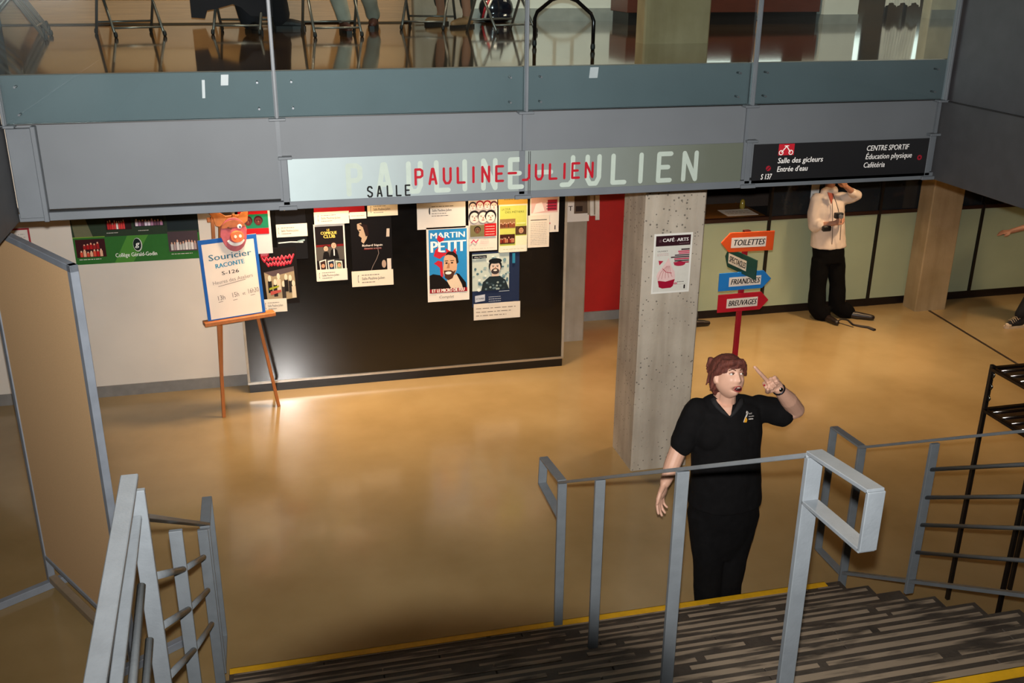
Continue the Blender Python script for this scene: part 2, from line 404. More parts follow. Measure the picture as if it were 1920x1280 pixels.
mb = MB(); mb.box(-1.31, -1.19, YF-.04, YF-.001, ZB+.02, ZG-.02); mb.box(-1.19, -1.165, YF-.055, YF-.001, ZB, ZG-.01); mb.build('corner_post', m_steel, bal, bevel=.003)
# tape scraps left on the glass
for u, v, w_, h_ in ((376, 150, 9, 34), (412, 140, 16, 20), (1105, 126, 15, 20)):
    a = aty(u, v, YF-.047); b = aty(u+w_, v+h_, YF-.047)
    mb = MB(); mb.obox((a.x, YF-.047, b.z), (b.x-a.x, 0, 0), (0, -.001, 0), (.006, 0, a.z-b.z)); mb.build('tape_scrap', pm('tape', '8f999c', .3), bal)
# side returns of the balcony
for nm, lab, x, sgn in (('balcony_return', 'dark grey balcony return at the right of the open stairwell', XR, 1), ('balcony_return', 'dark balcony return at the far left edge beside the corner post', XL, -1)):
    t = thing(nm, lab, 'balustrade', (x, 2, ZB), )
    m_ret = pm('return_paint', '3c3c3e' if sgn > 0 else '3a3638', .6)
    mb = MB(); mb.box(min(x, x+sgn*.05), max(x, x+sgn*.05), -4, YF-.002 if sgn > 0 else YF-.01, ZB, ZG-.01); mb.build('fascia_panel', m_ret, t, bevel=.003)
    mb = MB(); mb.box(min(x+sgn*.004, x+sgn*.05), max(x+sgn*.004, x+sgn*.05), -4, YF-.03, ZG-.004, 6.39 if sgn > 0 else 4.6); mb.build('upper_panel', pm('return_panel', '38373a' if sgn > 0 else '1e1a1c', .5), t)
    mb = MB(); mb.box(min(x, x-sgn*.01), max(x, x-sgn*.01), -4, YF-.08, ZG-.01, ZG-.003); mb.build('seam_strip', m_dark, t)
# ============================================================ balcony signs
sg = Sheet((.105, YF-.022, 2.797), (1, 0, 0), (0, 0, 1), 2.765, .262, .006)
sg.w = 2.765
GL = {'P': [[(0, 0), (0, 1), (.7, 1), (1, .9), (1, .58), (.7, .48), (0, .48)]], 'A': [[(0, 0), (.42, 1), (.58, 1), (1, 0)], [(.18, .3), (.82, .3)]],
      'U': [[(0, 1), (0, .22), (.25, 0), (.75, 0), (1, .22), (1, 1)]], 'L': [[(0, 1), (0, 0), (1, 0)]], 'I': [[(.5, 0), (.5, 1)]],
      'N': [[(0, 0), (0, 1), (1, 0), (1, 1)]], 'E': [[(1, 1), (0, 1), (0, 0), (1, 0)], [(0, .5), (.8, .5)]], '-': [[(0, .5), (1, .5)]],
      'J': [[(.9, 1), (.9, .15), (.6, 0), (0, 0)]], 'S': [[(1, .85), (.75, 1), (.25, 1), (0, .85), (0, .65), (1, .35), (1, .15), (.75, 0), (.25, 0), (0, .15)]]}
def spx(u):   # pixel column of a letter to a share of the sign's width
    return (aty(u, 330, YF-.022).x - .105)/2.765
letters = []
def stroked(txt, us, wpx, y0, hh, wd, c, lab):
    for ch, u in zip(txt, us):
        w_ = spx(u+wpx/2)-spx(u-wpx/2); x0 = spx(u)-w_/2
        if ch == '-': w_ *= 1.1
        sg.le = MB(); k0 = sg.k
        for st in GL[ch]: sg.stroke([(x0+px*w_, y0+py*hh) for px, py in st], wd, c)
        sg.k = k0 if False else sg.k; letters.append((sg.le, lab))
big = [664, 720, 777, 829, 871, 917, 967, 1019, 1064, 1111, 1159, 1200, 1244, 1291]
stroked('PAULINE-JULIEN', big, 22, .19, .62, .108, '9da89f', 'large pale letter')
stroked('PAULINE-JULIEN', [785, 811, 838, 864, 887, 910, 936, 959, 986, 1010, 1036, 1057, 1078, 1103], 12.5, .345, .33, .056, '96101f', 'small red letter')
stroked('SALLE', [692, 710, 729, 746, 763], 8, .12, .22, .036, '0c0c0c', 'small black letter')
sg.le = MB()
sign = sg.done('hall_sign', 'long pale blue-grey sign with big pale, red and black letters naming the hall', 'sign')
for l_, lab in letters: l_.build('letter', None, sign)['label'] = lab
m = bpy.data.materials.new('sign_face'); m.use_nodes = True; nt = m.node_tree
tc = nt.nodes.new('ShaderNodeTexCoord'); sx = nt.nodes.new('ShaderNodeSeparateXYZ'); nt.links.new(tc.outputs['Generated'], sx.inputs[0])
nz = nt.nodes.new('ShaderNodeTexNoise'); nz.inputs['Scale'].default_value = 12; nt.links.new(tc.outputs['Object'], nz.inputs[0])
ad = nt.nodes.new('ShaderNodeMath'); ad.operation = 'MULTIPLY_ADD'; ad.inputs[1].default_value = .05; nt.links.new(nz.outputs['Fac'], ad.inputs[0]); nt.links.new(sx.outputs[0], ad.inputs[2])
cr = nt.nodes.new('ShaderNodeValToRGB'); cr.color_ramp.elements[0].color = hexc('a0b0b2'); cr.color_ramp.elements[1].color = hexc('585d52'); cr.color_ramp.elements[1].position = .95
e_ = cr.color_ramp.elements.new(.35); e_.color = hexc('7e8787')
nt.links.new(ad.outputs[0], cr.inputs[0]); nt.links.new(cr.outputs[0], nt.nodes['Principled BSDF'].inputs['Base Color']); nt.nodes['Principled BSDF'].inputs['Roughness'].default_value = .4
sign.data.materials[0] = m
mb = MB(); mb.box(1.493, 1.497, YF-.031, YF-.0285, 2.8, 3.055); mb.box(1.503, 1.507, YF-.031, YF-.0285, 2.8, 3.055); mb.build('seam_line', pm('seam', '1a1d1e', .6), sign)
dk = Sheet((2.945, YF-.024, 2.80), (1, 0, 0), (0, 0, 1), 1.24, .245, .006)
def dx(u): return (aty(u, 310, YF-.024).x-2.945)/1.24
dk.rect(dx(1456), .70, dx(1485), .99, 'b0202c')
dk.stroke([(dx(1470), .92), (dx(1462), .78)], .025, 'efe6e0'); dk.stroke([(dx(1471), .92), (dx(1478), .78)], .025, 'efe6e0'); dk.stroke([(dx(1467), .94), (dx(1474), .94)], .02, 'efe6e0')
for u in (1461, 1479):
    dk.stroke([(dx(u)+.011*math.cos(a), .77+.055*math.sin(a)) for a in [i*math.pi/5 for i in range(11)]], .022, 'efe6e0')
WT = 'e9e6e2'
dk.text('Salle des gicleurs', dx(1456), .50, .14, WT, fit=dx(1540)-dx(1456), shear=.12, bold=.012)
dk.text("Entrée d'eau", dx(1456), .28, .14, WT, fit=dx(1513)-dx(1456), shear=.12, bold=.012)
dk.text('S 137', dx(1427), .10, .14, WT, fit=dx(1447)-dx(1427), shear=.12, bold=.012)
dk.text('CENTRE SPORTIF', dx(1619), .73, .14, WT, fit=dx(1697)-dx(1619), shear=.12, bold=.012)
dk.text('Éducation physique', dx(1619), .51, .14, WT, fit=dx(1705)-dx(1619), shear=.12, bold=.012)
dk.text('Cafétéria', dx(1617), .29, .14, WT, fit=dx(1657)-dx(1617), shear=.12, bold=.012)
dk.oval(dx(1440), .38, .014, .07, '8e1c2a'); dk.stroke([(dx(1437), .34), (dx(1443), .42)], .02, '1b1b1d')
dk.oval(dx(1720), .50, .014, .07, '8e1c2a'); dk.oval(dx(1720), .50, .006, .03, '3c1118')
dk.done('direction_sign', 'black direction sign with white lettering and a small red square', 'sign', '19191b', rough=.4)
# brackets that hold the signs
for x in (.085, 1.455, 2.915, 4.205):
    mb = MB(); mb.box(x-.018, x+.018, YF-.03, YF-.022 if x not in (1.455,) else YF-.023, 2.80, 3.06)
    if x != 1.455: mb.box(x-.03, x+.045, YF-.05, YF-.001, 3.06, 3.075)
    mb.box(x-.045, x+.055, YF-.05, YF-.031, 2.775, 2.797); mb.build('sign_bracket', m_steel, bal, bevel=.002)
# ============================================================ stairs
T0, TD, RH, NS = 5.069, .305, .17, 9
SX0, SX1 = -.46, 3.57
st = thing('staircase', 'wide dark stone staircase with yellow edges at its top and bottom', 'stairs', (1.55, 3.5, 0))
m_stone = pm('slate', '342d27', .6, var=.2, scale=7, bump=.35, bscale=45, h2='4a4138')
m_worn = bpy.data.materials.new('worn_band'); m_worn.use_nodes = True
def worn_mat():
    m = m_worn; nt = m.node_tree; N = nt.nodes; L = nt.links; b = N['Principled BSDF']; b.inputs['Roughness'].default_value = .6
    tc = N.new('ShaderNodeTexCoord'); mp = N.new('ShaderNodeMapping'); mp.inputs['Scale'].default_value = (1.4, 9, 1)
    L.new(tc.outputs['Object'], mp.inputs[0]); n = N.new('ShaderNodeTexNoise'); n.inputs['Scale'].default_value = 2.2; n.inputs['Detail'].default_value = 6; L.new(mp.outputs[0], n.inputs[0])
    r = N.new('ShaderNodeValToRGB'); r.color_ramp.elements[0].position = .36; r.color_ramp.elements[0].color = hexc('3a322b'); r.color_ramp.elements[1].position = .50; r.color_ramp.elements[1].color = hexc('8f7f6c')
    L.new(n.outputs['Fac'], r.inputs[0]); L.new(r.outputs[0], b.inputs['Base Color'])
worn_mat()
m_yel = pm('yellow_edge', 'd8a417', .5, var=.1, scale=20)
def ystep(y): return 0 if y > T0 else RH*(min(NS-1, int((T0-y)/TD))+1)
for k in range(NS):
    y1 = T0-TD*k; y0 = y1-TD-.02 if k < NS-1 else -1.5; z1 = RH*(k+1)
    mb = MB(); mb.box(SX0+.01, SX1-.01, y0, y1-.012, 0 if k == 0 else z1-RH-.03, z1-.035); s = mb.build('step', pm('step_core', '2c2723', .8), st)
    off = (.1, .75, .4, .95, .25)[k % 5]
    xs = [SX0] + [SX0+off+.45+i*1.22 for i in range(4)] + [SX1]
    xs = [x for x in xs if x < SX1-.1] + [SX1]
    for a, b in zip(xs, xs[1:]):
        mb = MB(); mb.box(a+.002, b-.002, y0+.02 if k < NS-1 else 1.3, y1, z1-.034, z1+random.uniform(-.001, .001)); mb.build('stone_slab', m_stone, s, bevel=.004)
    if k == NS-1:
        for a, b in zip(xs, xs[1:]):
            mb = MB(); mb.box(a+.002, b-.002, -1.5, 1.295, z1-.034, z1); mb.build('stone_slab', m_stone, s, bevel=.004)
    bands = ((.030, .058), (.088, .128), (.165, .197), (.240, .268)) if k < NS-1 else ()
    mb = MB()
    for b0, b1 in bands:
        xq = SX0+.03
        while xq < SX1-.12:
            xe = min(SX1-.04, xq+random.uniform(.5, 2.4))
            mb.box(xq, xe, y1-b1+random.uniform(0, .004), y1-b0, z1-.002, z1+.003); xq = xe+random.uniform(.02, .16)
    if bands: mb.build('worn_band', m_worn, s)['kind'] = 'stuff'
    if k in (0, NS-1):
        mb = MB(); w_ = .05
        mb.box(SX0+.005, SX1-.12 if k == 0 else SX1-.01, y1-w_+.004, y1+.004, z1+.0015, z1+.006); mb.box(SX0+.005, SX1-.12, y1+.0005, y1+.004, z1-.03, z1+.006); mb.build('yellow_edge', m_yel, s)
# ============================================================ handrails
RW = .055
def rail(lab, x, pts_posts, top, loops, extra=None):
    """top: list of (y,z) of the handrail centreline, posts: list of (y, ztop), loops: list of 4-point outlines"""
    t = thing('handrail', lab, 'handrail', (x, (pts_posts[0][0]+pts_posts[-1][0])/2, ystep(pts_posts[0][0])))
    mb = MB(); 
    for a, b in zip(top, top[1:]): mb.bar((x, a[0], a[1]), (x, b[0], b[1]), RW, .016)
    mb.build('top_bar', m_rail, t, bevel=.002)
    for y, zt, *zb in pts_posts:
        z0 = zb[0] if zb else ystep(y)
        mb = MB(); mb.box(x-RW/2, x+RW/2, y-.011, y+.011, z0, zt); mb.build('post', m_rail, t, bevel=.002)
    for lp in loops:
        mb = MB()
        for a, b in zip(lp, lp[1:]): mb.bar((x, a[0], a[1]), (x, b[0], b[1]), RW, .014, up=(1, 0, 0) if False else (0, 0, 1) if abs(a[0]-b[0]) > .05 else (0, 1, 0))
        mb.build('end_loop', m_rail, t, bevel=.002)
    return t
XC = 1.557
sl = (2.706-1.20)/(5.03-2.43)
rail('grey steel handrail in the middle of the stairs, a rectangular loop at each end', XC, [(5.035, 1.19), (4.365, 1.20+sl*(5.03-4.365)-.01), (3.365, 1.20+sl*(5.03-3.365)-.01), (2.43, 2.70)],
     [(5.03, 1.20), (2.43, 2.706)], [[(5.035, 1.205), (5.45, 1.15), (5.47, .955), (5.045, .955)], [(2.435, 2.712), (2.11, 2.755), (2.11, 2.565), (2.425, 2.545)]])
XRR = 3.60
slr = (1.53-1.165)/(5.08-4.44)
t = rail('grey steel handrail at the right side of the stairs with four thin mid rails', XRR, [(5.09, 1.17), (4.42, 1.53), (3.35, 2.13), (2.3, 2.72)],
     [(5.09, 1.17), (2.3, 1.17+slr*2.79)], [[(5.09, 1.175), (5.43, 1.155), (5.42, .2), (5.10, .2)]])
for dz in (-.19, -.375, -.56, -.75):
    mb = MB(); mb.tube([(XRR, 4.42, 1.55+dz), (XRR, 2.3, 1.55+slr*2.12+dz)], .012, 8); mb.build('mid_rail', m_rail, t)
mb = MB(); mb.bar((XRR, 5.09, .215), (XRR, 2.3, .215+slr*2.79), .045, .02); mb.build('bottom_rail', m_rail, t)
XLL = -.5
t = rail('grey steel handrail at the left side of the stairs, its wide top nearest the camera', XLL, [(5.05, 1.15, .17), (4.93, 1.22, .2), (3.86, 1.86, .83), (3.05, 2.50, 1.19)],
     [(5.09, 1.155), (3.05, 2.40)], [[(5.06, 1.155), (5.38, 1.165), (5.36, .2), (5.06, .2)]])
mb = MB(); mb.obox((-.545, 3.08, 2.525), (.055, 0, 0), (0, -1.35, -.155), (0, 0, .02)); mb.build('guard_bar', m_rail, t, bevel=.003)
mb = MB(); mb.obox((-.525, 3.03, 2.40), (.035, 0, 0), (0, -1.3, -.24), (0, 0, .02)); mb.build('guard_bar', m_rail, t, bevel=.003)
for z in (2.235, 2.025, 1.82):
    mb = MB(); mb.tube([(XLL+.0, 2.90, z), (XLL, 1.7, z-.28)], .014, 10); mb.build('mid_rail', m_rail, t)
for z in (1.66, 1.455, 1.24):
    mb = MB(); mb.tube([(XLL+.012, 3.87, z), (XLL+.012, 3.06, z+.50)], .014, 10); mb.build('mid_rail', m_rail, t)
    mb = MB(); mb.tube([(XLL+.012, 4.70, z-.47), (XLL+.012, 3.87, z)], .014, 10); mb.build('mid_rail', m_rail, t)
# ============================================================ display panel on feet, left
A = V((-1.722, 6.475, 0)); D = V((.53, -.848, 0)).normalized(); Nn = V((D.y, -D.x, 0))
if Nn.y > 0: Nn = -Nn
PW = 1.27
t = thing('room_divider', 'tall freestanding tan fabric display panel in a grey metal frame', 'display panel', A)
mb = MB(); mb.obox(A+D*.03+V((0, 0, .27))-Nn*.008, D*(PW-.06), -Nn*.02, (0, 0, 2.30)); mb.build('fabric_board', pm('tan_fabric', 'd0aa7c', .9, var=.06, scale=160, bump=.1, bscale=300), t)
m_pf = pm('panel_frame', '7f8690', .45)
for s_ in (0, PW-.045):
    mb = MB(); mb.obox(A+D*s_+V((0, 0, .06)), D*.045, -Nn*.045, (0, 0, 2.54)); mb.build('frame_post', m_pf, t, bevel=.003)
mb = MB(); mb.obox(A+V((0, 0, 2.56)), D*PW, -Nn*.045, (0, 0, .04)); mb.build('frame_rail', m_pf, t, bevel=.003)
mb = MB(); mb.obox(A+D*.045+V((0, 0, .235)), D*(PW-.09), -Nn*.045, (0, 0, .035)); mb.build('frame_rail', m_pf, t, bevel=.003)
mb = MB(); mb.obox(A+D*.045+V((0, 0, .05)), D*(PW-.09), -Nn*.05, (0, 0, .05)); mb.build('frame_rail', pm('foot_rail', '8d7c66', .5), t, bevel=.003)
for s_ in (0, PW-.05):
    mb = MB(); c = A+D*s_; mb.obox(c+Nn*.40, D*.05, -Nn*.8, (0, 0, .055)); mb.build('foot', m_pf, t, bevel=.003)
# ============================================================ counter front with light green panels
YC = 10.58
t = thing('counter_front', 'long counter front of pale green panels under dark glass', 'counter', (7, YC, 0))
CXS = [4.3, 5.76, 7.235, 8.71, 10.2, 11.7, 13.2]
m_green = pm('pale_green_panel', '9aa68c', .35, var=.04, scale=3, coat=.2)
m_dkglass = pm('dark_glass', '22262a', .12, coat=.4)
for i, (a, b) in enumerate(zip(CXS, CXS[1:])):
    mb = MB(); mb.box(a+.022, b-.022, YC, YC+.03, .125, 1.215); mb.build('green_panel', m_green, t)
    if i > 0:
        mb = MB(); mb.box(a+.02, b-.02, YC+.01, YC+.03, 1.26, ZB+.05); mb.build('dark_pane', m_dkglass, t)
    mb = MB(); mb.box(b-.016, b+.016, YC-.02, YC+.04, .12, ZB+.05); mb.build('mullion', m_dark, t)
mb = MB(); mb.box(4.3, 13.2, YC-.015, YC+.04, 1.215, 1.26); mb.build('top_rail', pm('brown_rail', '2a1610', .4), t)
mb = MB(); mb.box(4.3, 13.2, YC+.06, YC+.1, 0, .122); mb.build('kick_base', pm('kick', '1a0f0b', .5), t)
mb = MB(); mb.box(4.33, 5.74, YC+.04, YC+.75, 1.22, 1.255); mb.build('counter_top', pm('counter_wood', '7a5228', .35), t)
mb = MB(); mb.box(4.3, 13.2, YC+.1, YC+.75, 0, 1.2); mb.build('cabinet_body', pm('cab_dark', '120d0b', .8), t)
s = Sheet((5.28, YC+.13, 1.2555), (1, 0, 0), (.02, 1, 0), .40, .30, .002); s.scrib(.12, .9, .35, '8a6a40', .05, 1); s.scrib(.12, .9, .6, '8a6a40', .05, 2)
s.done('paper_sheet', 'white paper sheet lying on the counter in the open serving window', 'paper')
mb = MB(); c = V((5.62, YC+.45, 1.256)); mb.tube([c, c+V((0, 0, .03)), c+V((0, 0, .10)), c+V((0, 0, .12))], [.03, .035, .028, .012], 12)
tag(mb.build('jar', pm('amber_jar', '8a7a30', .15, coat=.6)), 'small amber jar at the back of the serving counter', 'jar')
# ============================================================ upper level
mb = MB(); mb.box(-2.15, 1.62, 9.84, 10.1, ZT, 6.4); wl = struct('wall_planked', mb, pm('plank_backing', '5c4024', .7))
for j in range(14):
    mb = MB(); z = ZT+.01+j*.2; mb.box(-2.15, 1.62, 9.815, 9.84, z, z+.195); mb.build('plank', pm('tan_plank_%d' % (j % 3), ('a47a50', 'b08658', '966c44')[j % 3], .45, stretch=(.5, 1, 12)), wl, bevel=.004)
mb = MB(); mb.box(1.7, 4.0, 9.95, 10.1, ZT, 6.4); struct('wall_upper', mb, pm('bright_white', 'cfd2cc', .6, var=.03))
mb = MB(); mb.box(1.7, 4.0, 9.93, 9.95, ZT, ZT+.12); struct('baseboard_upper', mb, pm('pale_grey_base', '8c918e', .5))
column('greenish grey concrete column on the upper floor behind the seated people', 1.42, 1.95, 9.66, 9.95, ZT, 6.4, m_conc2)
mb = MB(); mb.box(-4.5, -2.2, 10.4, 10.5, ZT, 6.4); struct('wall_upper_left', mb, pm('blue_grey_wall', '6d7a80', .6))
mb = MB(); mb.box(5.35, 5.72, 9.18, 9.5, ZT+.09, 6.4); struct('wall_pier', mb, pm('bright_white', 'cfd2cc'))
mb = MB(); mb.box(5.345, 5.725, 9.165, 9.5, ZT, ZT+.09); struct('baseboard_pier', mb, pm('pale_grey_base', '8c918e'))
mb = MB(); mb.box(7.08, 9.5, 9.95, 10.1, ZT, 6.4); struct('wall_upper_right', mb, pm('cream_wall', 'bdb9a4', .6))
mb = MB(); mb.box(7.08, 9.5, 9.93, 9.95, ZT, ZT+.09); struct('baseboard_upper_right', mb, pm('pale_grey_base', '8c918e'))
t = thing('bench', 'low reddish brown bench with a black plinth on the upper floor', 'bench', (4.5, 9.5, ZT))
mb = MB(); mb.box(3.35, 5.33, 9.22, 9.7, ZT+.11, ZT+.34); mb.build('bench_box', pm('red_brown_wood', '52281d', .4, stretch=(1, 1, 6)), t, bevel=.004)
mb = MB(); mb.box(3.37, 5.31, 9.24, 9.68, ZT, ZT+.11); mb.build('plinth', m_dark, t)
mb = MB(); mb.box(3.3, 14, 15.5, 15.7, ZT, 6.4); wf = struct('wall_upper_back', mb, pm('dim_upper', '4a4338', .8))
wm = bpy.data.materials.new('lit_window'); wm.use_nodes = True; b_ = wm.node_tree.nodes['Principled BSDF']; b_.inputs['Emission Color'].default_value = (.85, .95, .85, 1); b_.inputs['Emission Strength'].default_value = 1.6
for i, x in enumerate((4.6, 5.3, 6.0, 6.9, 7.8, 9.2, 10.4)):
    t = thing('window_%d' % (i+1), None, None, (x, 15.45, ZT+.6)); t['kind'] = 'structure'
    mb = MB(); mb.box(x, x+.52, 15.44, 15.47, ZT+.6, ZT+2.0); mb.build('pane', wm, t)
    mb = MB()
    for q in ((x-.04, x, ZT+.56, ZT+2.04), (x+.52, x+.56, ZT+.56, ZT+2.04), (x, x+.52, ZT+.56, ZT+.6), (x, x+.52, ZT+2.0, ZT+2.04)): mb.box(q[0], q[1], 15.42, 15.49, q[2], q[3])
    mb.build('window_frame', m_dark, t)
m_chrome = pm('chrome', 'a8a8a4', .15, 1.0, var=.05)
m_rub = pm('black_rubber', '0c0c0c', .6)
def folding_chair():
    t = thing('folding_chair', 'x', 'chair', (0, 0, 0)); W = .21
    # front is -y
    fr = pm('chair_metal', '75726c', .35, .6)
    for s_ in (-1, 1):
        mb = MB(); mb.tube([(s_*W, -.24, .0), (s_*W, .02, .42), (s_*W*.95, .18, .80)], .011, 8); mb.build('leg', fr, t)
        mb = MB(); mb.tube([(s_*(W-.03), .26, .0), (s_*(W-.03), -.16, .44)], .011, 8); mb.build('leg', fr, t)
        for yy, ww in ((-.24, W), (.26, W-.03)):
            mb = MB(); mb.cap((s_*ww, yy, .012), .015, (s_*ww, yy, .03), .013, 8); mb.build('rubber_tip', m_rub, t)
    mb = MB(); mb.tube([(-W, -.185, .09), (W, -.185, .09)], .008, 8); mb.build('stretcher', fr, t)
    mb = MB(); mb.tube([(-W+.03, .20, .065), (W-.03, .20, .065)], .008, 8); mb.build('stretcher', fr, t)
    mb = MB(); mb.box(-.2, .2, -.2, .18, .43, .455); mb.build('seat', pm('chair_seat', '3b3634', .6), t, bevel=.01)
    mb = MB(); mb.obox((-.2, .12, .62), (.4, 0, 0), (0, .02, 0), (0, .07, .2)); mb.build('backrest', pm('chair_seat', '3b3634'), t, bevel=.008)
    return t
fc = folding_chair()
spots = [(-.95, 8.55, 200, 'brown-lit metal folding chair on the upper floor, farthest left of the empty ones'), (-.12, 8.7, 170, 'metal folding chair under the person in black on the upper floor'),
         (.58, 8.35, 185, 'metal folding chair of the person in khaki trousers'), (1.45, 9.05, 160, 'metal folding chair of the person in tan shoes'), (2.0, 8.55, 195, 'metal folding chair beside the striped bag')]
for i, (x, y, a, lab) in enumerate(spots):
    o = fc if i == 0 else copy_tree(fc)
    o.location = (x, y, ZT+.001); o.rotation_euler.z = math.radians(a); o['label'] = lab; o['group'] = 'folding chairs on the upper floor'
t = thing('folding_table', 'folding table with an arched metal leg on the upper floor by the column', 'table', (0, 0, 0))
mb = MB(); mb.box(-.30, .30, -.06, .62, .72, .745); mb.build('table_top', pm('table_top', '4a4542', .5), t, bevel=.006)
mb = MB(); pts = [(-.235, 0, 0), (-.235, 0, .19), (-.215, 0, .235), (-.10, 0, .315), (-.03, 0, .335), (.03, 0, .335), (.10, 0, .315), (.215, 0, .235), (.235, 0, .19), (.235, 0, 0)]
mb.tube(pts, .013, 10); mb.tube([(-.07, 0, .325), (-.07, 0, .72)], .013, 8); mb.tube([(.07, 0, .325), (.07, 0, .72)], .013, 8); mb.build('leg_frame', pm('dark_chrome', '3a3638', .2, .9), t)
mb = MB(); mb.tube([(-.235, .12, .70), (-.235, .45, .70), (-.07, .58, .70), (.07, .58, .70), (.235, .45, .70), (.235, .12, .70)], .012, 8); mb.build('folded_leg_frame', pm('dark_chrome', '3a3638', .2, .9), t)
for x in (-.235, .235):
    mb = MB(); mb.cap((x, 0, .018), .017, (x, 0, .04), .015, 8); mb.build('rubber_tip', m_rub, t)
t.location = (2.03, 6.84, ZT); t.rotation_euler.z = math.radians(-48)
# stacked chairs far left
for k in range(3):
    o = copy_tree(fc); o.location = (-1.75-.12*k, 8.3+.6*k, ZT+.001); o.rotation_euler.z = math.radians(95); o['label'] = ('folding chair at the far left of the upper floor, nearest the glass', 'folding chair at the far left of the upper floor, between two others', 'folding chair at the far left of the upper floor, nearest the grey wall')[k]; o['group'] = 'folding chairs on the upper floor'
# white cloth table far right
t = thing('draped_table', 'table under a pleated white cloth at the far right of the upper floor', 'table', (7.1, 10.6, ZT))
mb = MB(); n = 60; X0, X1 = aty(1660, 10, 10.3).x, aty(1726, 10, 10.3).x
lo = [V((X0+(X1-X0)*i/n, 10.3+.02*math.sin(i*1.3), ZT+.10+.05*abs(math.sin(i*.16)))) for i in range(n+1)] ; hi = [V((X0+.02+(X1-X0-.04)*i/n, 10.33+.004*math.sin(i*1.3), ZT+.74)) for i in range(n+1)]
for i in range(n): mb.face([lo[i], lo[i+1], hi[i+1], hi[i]], True)
mb.face([hi[0], hi[-1], hi[-1]+V((0, .6, 0)), hi[0]+V((0, .6, 0))]); mb.build('cloth', pm('white_cloth', 'd8d8d2', .8), t)
for x in (X0+.1, X1-.1):
    mb = MB(); mb.box(x-.015, x+.015, 10.42, 10.45, ZT, ZT+.73); mb.build('leg', m_dark, t)
# ============================================================ easel with the white notice
mw_ = pm('easel_wood', 'a4602c', .5, stretch=(1, 1, .2), scale=30)
t = thing('easel', 'wooden A-frame easel in front of the white wall and black board', 'easel', (-.35, 9.15, 0))
BL, BR = V((-.65, 9.03, .985)), V((-.085, 9.19, .985))
eu = (BR-BL).normalized(); en = V((eu.y, -eu.x, 0)); lean = V((-en.x*.13, -en.y*.13, .99)).normalized()
if en.y > 0: en = -en; lean = V((-en.x*.13, -en.y*.13, .99)).normalized()
def E(a, b, c): return BL + eu*a + lean*b + en*c
topc = E(.31, .95, -.03)
mb = MB(); mb.bar(V((-.60, 9.03, .0)), E(.17, .93, -.045), .032, .02, up=en); mb.build('leg', mw_, t, bevel=.002)
mb = MB(); mb.bar(V((-.085, 9.17, .0)), E(.36, .93, -.045), .03, .02, up=en); mb.build('leg', mw_, t, bevel=.002)
mb = MB(); mb.bar(V((atz(416, 728, 0).x, atz(416, 728, 0).y, .0)), E(.24, .90, -.07), .028, .02, up=en); mb.build('leg', mw_, t, bevel=.002)
mb = MB(); mb.obox(E(-.04, -.045, -.06), eu*.66, en*.10, lean*.035); mb.build('tray', mw_, t, bevel=.003)
mb = MB(); mb.obox(E(.12, .88, -.06), eu*.3, en*.018, lean*.04); mb.build('top_block', mw_, t, bevel=.003)
s = Sheet(E(.0, -.008, -.012), eu, lean, .535, .745, .012)
B = '1e5aa8'
s.rect(0, 0, .055, 1, B); s.rect(.945, 0, 1, 1, B); s.rect(0, .945, 1, 1, B); s.rect(.055, 0, .945, .012, B)
s.text('Souricier', .14, .735, .075, '3f6f86', fit=.74, rot=.02, bold=.02)
s.text('RACONTE', .24, .635, .055, '2484a8', fit=.5, rot=.06, bold=.03)
s.text('S-126', .33, .545, .045, '2c2420', fit=.30, rot=.04, bold=.012)
s.text('Heures des Ateliers', .16, .435, .045, '8a7f76', fit=.7, rot=.08)
s.stroke([(.25, .41), (.72, .455)], .007, '8a7f76')
s.text('13h', .20, .235, .06, '6f655e', fit=.14, rot=.06); s.text('15h', .45, .25, .06, '6f655e', fit=.13, rot=.06); s.text('et', .64, .265, .04, '6f655e', fit=.05); s.text('16h30', .73, .27, .06, '6f655e', fit=.2, rot=.06)
for x in (.26, .51, .82): s.stroke([(x-.04, .215+.03*(x > .6)), (x+.03, .22+.03*(x > .6))], .006, '6f655e')
s.done('notice_sheet', 'white hand-lettered notice with a blue tape border standing on the easel', 'sign', 'ded2c6')
# painted pig-head cut-out clipped on the notice
pg = Sheet(E(.15, .60, .006), eu, lean, .36, .36, .008)
root = thing('pig_mask', 'pink and ochre painted pig head cut-out clipped over the top of the notice', 'mask', E(.33, .6, .01))
def outl(pts, z, c, nm, th=.01, base=None):
    mb = MB(); lo = [E(.33, .78, z) + eu*x + lean*y for x, y in pts]; hi = [p + en*th for p in lo]; mb.hull(lo, hi); return mb.build(nm, pm('mask_'+c, c, .6, var=.25, scale=18), base or root, bevel=.003)
head = [(.125*math.cos(a)*(1.0 if math.sin(a) > 0 else .92), -.02+.155*math.sin(a)) for a in [i*math.pi/14 for i in range(28)]]
outl(head, .012, 'a8505a', 'face')
outl([(.108*math.cos(a), .045+.07*math.sin(a)) for a in [i*math.pi/10 for i in range(11)]], .023, '9a5630', 'brow_patch', .004)
outl([(-.07, .10), (-.12, .06), (-.155, .075), (-.17, .15), (-.205, .20), (-.16, .215), (-.10, .19), (-.05, .15)], .006, 'b06a32', 'ear')
outl([(.06, .10), (.10, .06), (.14, .09), (.15, .15), (.175, .20), (.13, .20), (.09, .17), (.05, .14)], .006, 'a8652f', 'ear')
outl([(.02+.062*math.cos(a), -.035+.052*math.sin(a)) for a in [i*math.pi/9 for i in range(18)]], .026, 'e06a3c', 'snout', .03)
for x in (.0, .045): outl([(x+.013*math.cos(a), -.03+.015*math.sin(a)) for a in [i*math.pi/6 for i in range(12)]], .057, 'f2e2d6', 'nostril', .003)
